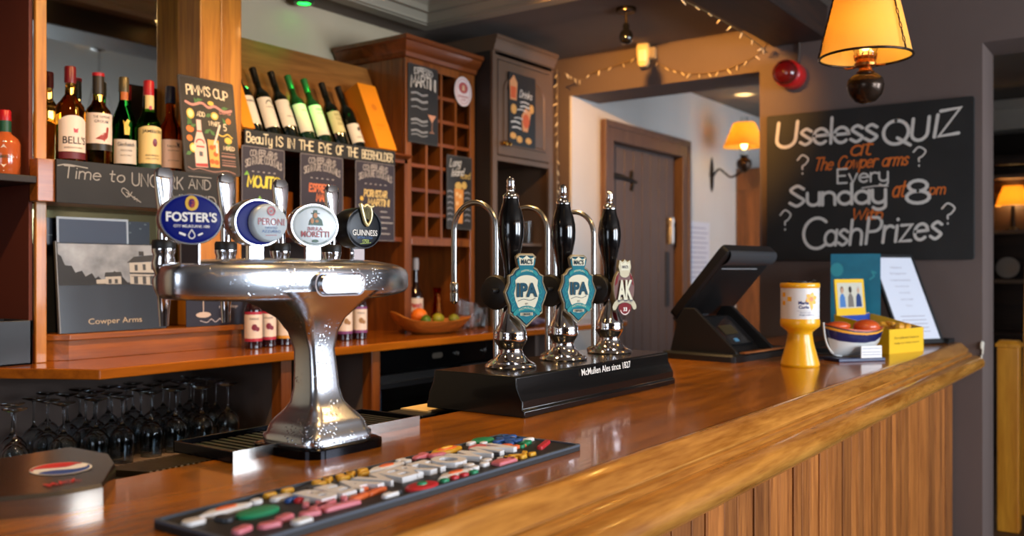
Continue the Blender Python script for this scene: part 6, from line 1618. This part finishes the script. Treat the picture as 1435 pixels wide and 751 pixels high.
for k in range(12): b.tube([(.034 * math.cos(PI * k / 6), .034 * math.sin(PI * k / 6), .150), (.037 * math.cos(PI * k / 6), .037 * math.sin(PI * k / 6), .168)], .0026, 5)
b.build('burner', pm('worn_brass', (168, 104, 48), .3, .9), pd, 40)
MB().lathe([(.031, .160), (.040, .185), (.040, .22), (.028, .26), (.024, .40), (.022, .40), (.026, .26), (.038, .22), (.038, .185), (.029, .160), (.031, .160)], 24, cap=False).build('chimney', GLASS, pd, 60)
MB().ball((0, 0, .212), .022, 16, 10, (1, 1, 1.4)).build('bulb', pm('bulb_glow', (255, 226, 150), .5, emis=(255, 206, 110), estr=30), pd, 60)
b = MB()
for a in (215, 335, 95):
    for k in range(22):
        t_ = k / 21; rr = .156 + (.03 - .156) * max(0, (t_ - .0)) ** 1.0; z = .165 + t_ * .50
        ca, sa = math.cos(R(a)), math.sin(R(a)); dz = .015; dr_ = -.126 / .5 * dz
        ring_ = []
        for q in range(0, 361, 45):
            u_, v_ = .0052 * math.cos(R(q)), .0125 * math.sin(R(q))
            px_, py_ = (-sa, ca) if k % 2 else (ca * .3, sa * .3)
            ring_.append((rr * ca + px_ * u_ + ca * v_ * -.25, rr * sa + py_ * u_ + sa * v_ * -.25, z + v_))
        b.tube(ring_, .0019, 5)
for q in range(6): b.tube([(0, 0, .66 + q * .03), (0, 0, .69 + q * .03)], .003, 6)
b.build('chain', BZ, pd, 60)
MB().lathe([(0, .83), (.012, .83), (.05, .845), (.05, .85), (0, .85)], 24).build('ceiling_rose', BZ, pd, 40)
light('pendant_bulb', 'POINT', (-.838, 3.215, 2.285), 18, (1, .70, .30), .03)

# wall lamp in the passage
sl = root('wall_lamp', 'oil lamp style wall lamp with glowing shade on the white passage wall', 'wall lamp', (-3.12, 7.20, 2.25))
b = MB().at(frame((0, 0, 0), (0, 1, 0), (0, 0, 1)))
b.lathe([(0, 0), (.040, 0), (.042, .006), (.030, .014), (.016, .018), (0, .02)], 24)
b.prism([(-.022, -.10), (0, -.14), (.022, -.10), (.030, -.04), (.030, .05), (.018, .10), (0, .15), (-.018, .10), (-.030, .05), (-.030, -.04)], 0, .010)
b.build('back_plate', BZ, sl, 40)
MB().tube(spline([(.012, 0, -.01), (.07, -.01, .045), (.13, -.03, .01), (.19, -.05, -.03), (.25, -.06, -.015), (.29, -.06, .01)], 7), .009, 10).build('arm', BZ, sl, 60)
X_, Y_ = .31, -.06
MB().lathe([(0, .0), (.018, .0), (.030, .012), (.058, .05), (.062, .075), (.055, .098), (.030, .115), (.030, .13), (.038, .14), (0, .14)], 32, (X_, Y_, -.0)).build('oil_font', BZ, sl, 60)
MB().lathe([(.034, .14), (.038, .17), (.034, .27), (.028, .45), (.026, .45), (.032, .27), (.036, .17), (.032, .14)], 24, (X_, Y_, 0), cap=False).build('chimney', GLASS, sl, 60)
MB().lathe([(.168, .205), (.1675, .205), (.085, .400), (.0865, .400), (.168, .205)], 44, (X_, Y_, 0), cap=False).build('shade', shade_mat('shade_cloth_amber', (255, 214, 110)), sl, 60)
MB().ball((X_, Y_, .225), .026, 14, 10, (1, 1, 1.4)).build('bulb', MATS['bulb_glow'], sl, 60)
light('wall_lamp_bulb', 'POINT', (-3.12 + X_, 7.20 + Y_, 2.25 + .30), 95, (1, .68, .28), .03)
# notices and furniture in the passage
np_ = root('notice_sheets', 'printed white notice sheets fixed to the passage wall beside the door', 'notice', mat=frame((-3.118, 6.96, 1.60), (0, 1, 0), (0, 0, 1)))
MB().prism(rrect(.40, .50, .002, 2), -.001, .0).build('sheet', pm('notice_white', (214, 216, 228), .6), np_, 0)
art(np_, 'print', (150, 152, 180), lambda b: [b.ribbon([(-.16, .2 - .04 * k), (.12 + .04 * (k % 2), .2 - .04 * k)], .008) for k in range(11)])
bk_ = root('bookcase', 'worn brown wooden bookcase at the far end of the passage', 'bookcase', (-3.0, 8.15, 0))
BKW = wood('bookcase_wood', (78, 46, 22), (132, 84, 44), 'Z', .5)
MB().box(-.11, .12, -.42, -.38, 0, 2.35).build('side_panel', BKW, bk_, 0, .003)
MB().box(-.11, .12, .38, .42, 0, 2.35).build('side_panel', BKW, bk_, 0, .003)
MB().box(-.11, -.10, -.38, .38, 0, 2.35).build('back_panel', BKW, bk_, 0)
for z in (.1, .5, .9, 1.3, 1.7, 2.05, 2.33): MB().box(-.10, .12, -.38, .38, z, z + .025).build('shelf', BKW, bk_, 0, .002)
for k, (y, z, w2, h2, c) in enumerate(((-.30, 1.325, .05, .26, (180, 170, 160)), (-.18, 1.325, .08, .22, (70, 52, 40)), (.05, 1.325, .1, .28, (150, 140, 130)), (-.28, 1.725, .14, .2, (92, 64, 40)), (.0, 1.725, .1, .24, (36, 28, 24)), (-.2, .925, .12, .26, (190, 186, 180)), (.1, .925, .08, .22, (60, 40, 30)))):
    tag(MB().box(-3.07, -2.92, 8.15 + y - w2 / 2, 8.15 + y + w2 / 2, z + .0005, z + h2).build('book_box', pm('bookbox_%d' % k, c, .7), None, 0, .004),
        ['pale upright box on the bookcase middle shelf, at its passage end', 'dark box on the bookcase middle shelf beside a pale one', 'wide pale box at the back of the bookcase middle shelf', 'brown box on the upper bookcase shelf', 'near black box on the upper bookcase shelf', 'white box on the lower bookcase shelf', 'dark brown box on the lower bookcase shelf'][k], 'box')

# ---------------------------------------------------------------- quiz chalkboard
qb = root('quiz_chalkboard', 'large wall chalkboard advertising the Useless Quiz and cash prizes every Sunday', 'chalkboard', mat=frame((-1.305, 4.976, 1.912), (1, 0, 0), (0, 0, 1)))
MB().prism(rrect(1.045, .803, .012, 4), -.020, 0).build('board', BOARD, qb, 0, .002)
CW = pm('chalk_pen_white', (206, 200, 192), .9); CO = pm('chalk_pen_orange', (206, 104, 34), .9)
b = MB()
pen(b, 'U', -.470, .222, .135, .019, wdt=.105, shear=.12)
pen(b, 'seless', -.335, .228, .135, .0165, wdt=.40, shear=.05, track=.08, rise=-.02)
pen(b, 'Q', .098, .192, .120, .0170, wdt=.125, track=.14, rise=.03)
pen(b, 'U', .232, .202, .112, .0165, wdt=.075, rise=.06, shear=.1)
pen(b, 'I', .338, .214, .110, .0165, wdt=.006, shear=.16)
pen(b, 'Z', .362, .216, .125, .0165, wdt=.090, rise=.10, shear=.08)
pen(b, 'Every', -.135, .008, .074, .0095, wdt=.255, track=.12)
pen(b, 'Sunday', -.392, -.104, .108, .0165, wdt=.50, track=.12)
b.ribbon(S_([(-.01, -.024), (.06, -.016), (.12, -.020)], 5), .006, .0007)
pen(b, '8', .212, -.114, .115, .017, wdt=.105)
pen(b, 'C', -.320, -.338, .165, .0165, wdt=.12, shear=.05); pen(b, 'ash', -.205, -.322, .13, .015, wdt=.19, track=.12, shear=.1, rise=.02)
pen(b, 'Prizes', .01, -.316, .135, .0155, wdt=.36, track=.14, shear=.12, rise=.06)
for x, y, h_ in ((-.352, .068, .104), (.240, .072, .098), (-.448, -.234, .11), (.374, -.225, .104)): pen(b, '?', x, y, h_, .0085, wdt=.062)
b.build('chalk_lettering', CW, qb, 0)
b = MB()
pen(b, 'at', -.070, .150, .085, .0095, wdt=.105, shear=.25, track=.1)
pen(b, 'The Cowper arms', -.262, .084, .066, .0082, wdt=.475, shear=.28, track=.12)
pen(b, 'at', .140, -.077, .085, .0095, wdt=.058, shear=.25); pen(b, 'pm', .318, -.073, .055, .007, wdt=.070, shear=.2)
pen(b, 'With', -.062, -.188, .056, .0085, wdt=.15, shear=.25, track=.14)
b.build('chalk_lettering', CO, qb, 0)

# ---------------------------------------------------------------- side room seen past the wall corner
YW = wood('yellow_pine', (196, 116, 22), (236, 160, 48), 'Z', .35, .3)
t = root('wooden_post', 'stout yellow varnished wooden post in the room past the wall corner', 'post', (-.735, 5.80, 0))
MB().box(-.055, .055, -.055, .055, 0, 1.03).build('shaft', YW, t, 0, .006); MB().loft([[(x * q, y * q, z) for x, y in ((-.062, -.062), (.062, -.062), (.062, .062), (-.062, .062))] for z, q in ((1.03, 1), (1.045, 1), (1.065, .7))]).build('post_cap', YW, t, 0)
t = root('pine_board', 'thin tall pine board leaning on the passage side of the far room', 'board', (-.722, 6.25, 0), 0)
MB().at(Matrix.Rotation(R(1.2), 4, 'Y')).box(-.012, .02, -.05, .05, 0.001, 1.98).build('plank', YW, t, 0, .003)
t = root('dresser', 'dark wooden dresser against the far wall of the side room', 'dresser', (-.62, 8.55, 0))
DW = wood('dresser_dark', (34, 22, 16), (66, 42, 28), 'X', .5)
MB().box(-.62, .7, -.25, .04, 0, .92).build('base', DW, t, 0, .005); MB().box(-.64, .72, -.28, .05, .92, .96).build('top', DW, t, 0, .004)
MB().box(-.6, .68, -.05, .05, .96, 2.3).build('back_panel', DW, t, 0)
for z in (1.35, 1.75, 2.2): MB().box(-.6, .68, -.20, -.05, z, z + .03).build('shelf', wood('dresser_shelf', (96, 76, 60), (132, 108, 88), 'X', .5), t, 0)
for x in (-.6, .65): MB().box(x, x + .03, -.22, .05, .96, 2.3).build('side_panel', DW, t, 0)
MB().box(-.66, .74, -.26, .05, 2.3, 2.38).build('cornice', DW, t, 0, .01)
for i, x in enumerate((-.46, -.24, .0)):
    t = root('plate', ['pale plate propped on the dresser shelf, next to the pine board', 'second pale plate propped on the dresser shelf', 'third pale plate propped on the dresser shelf'][i], 'plate', mat=frame((-.62 + x, 8.44, 1.475), (1, 0, 0), (0, .25, 1)), group='plates on the dresser')
    MB().lathe([(0, .0), (.05, .0), (.055, .003), (.085, .012), (.088, .014), (.084, .016), (.05, .006), (0, .005)], 28).build('plate_body', pm('plate_glaze', (170, 160, 150), .25), t, 50)
t = root('hall_lamp', 'small warm shaded lamp on an upper dresser shelf in the side room', 'lamp', (-1.04, 8.42, 1.7805))
MB().lathe([(0, 0), (.06, 0), (.06, .01), (.02, .03), (.015, .2), (0, .2)], 24).build('base', BZ, t, 40)
MB().lathe([(.13, .2), (.1295, .2), (.07, .36), (.0715, .36), (.13, .2)], 32, cap=False).build('shade', SHD, t, 60)
MB().ball((0, 0, .25), .025, 12, 8).build('bulb', MATS['bulb_glow'], t, 60)
light('hall_lamp_bulb', 'POINT', (-1.04, 8.42, 2.03), 9, (1, .62, .26), .03)
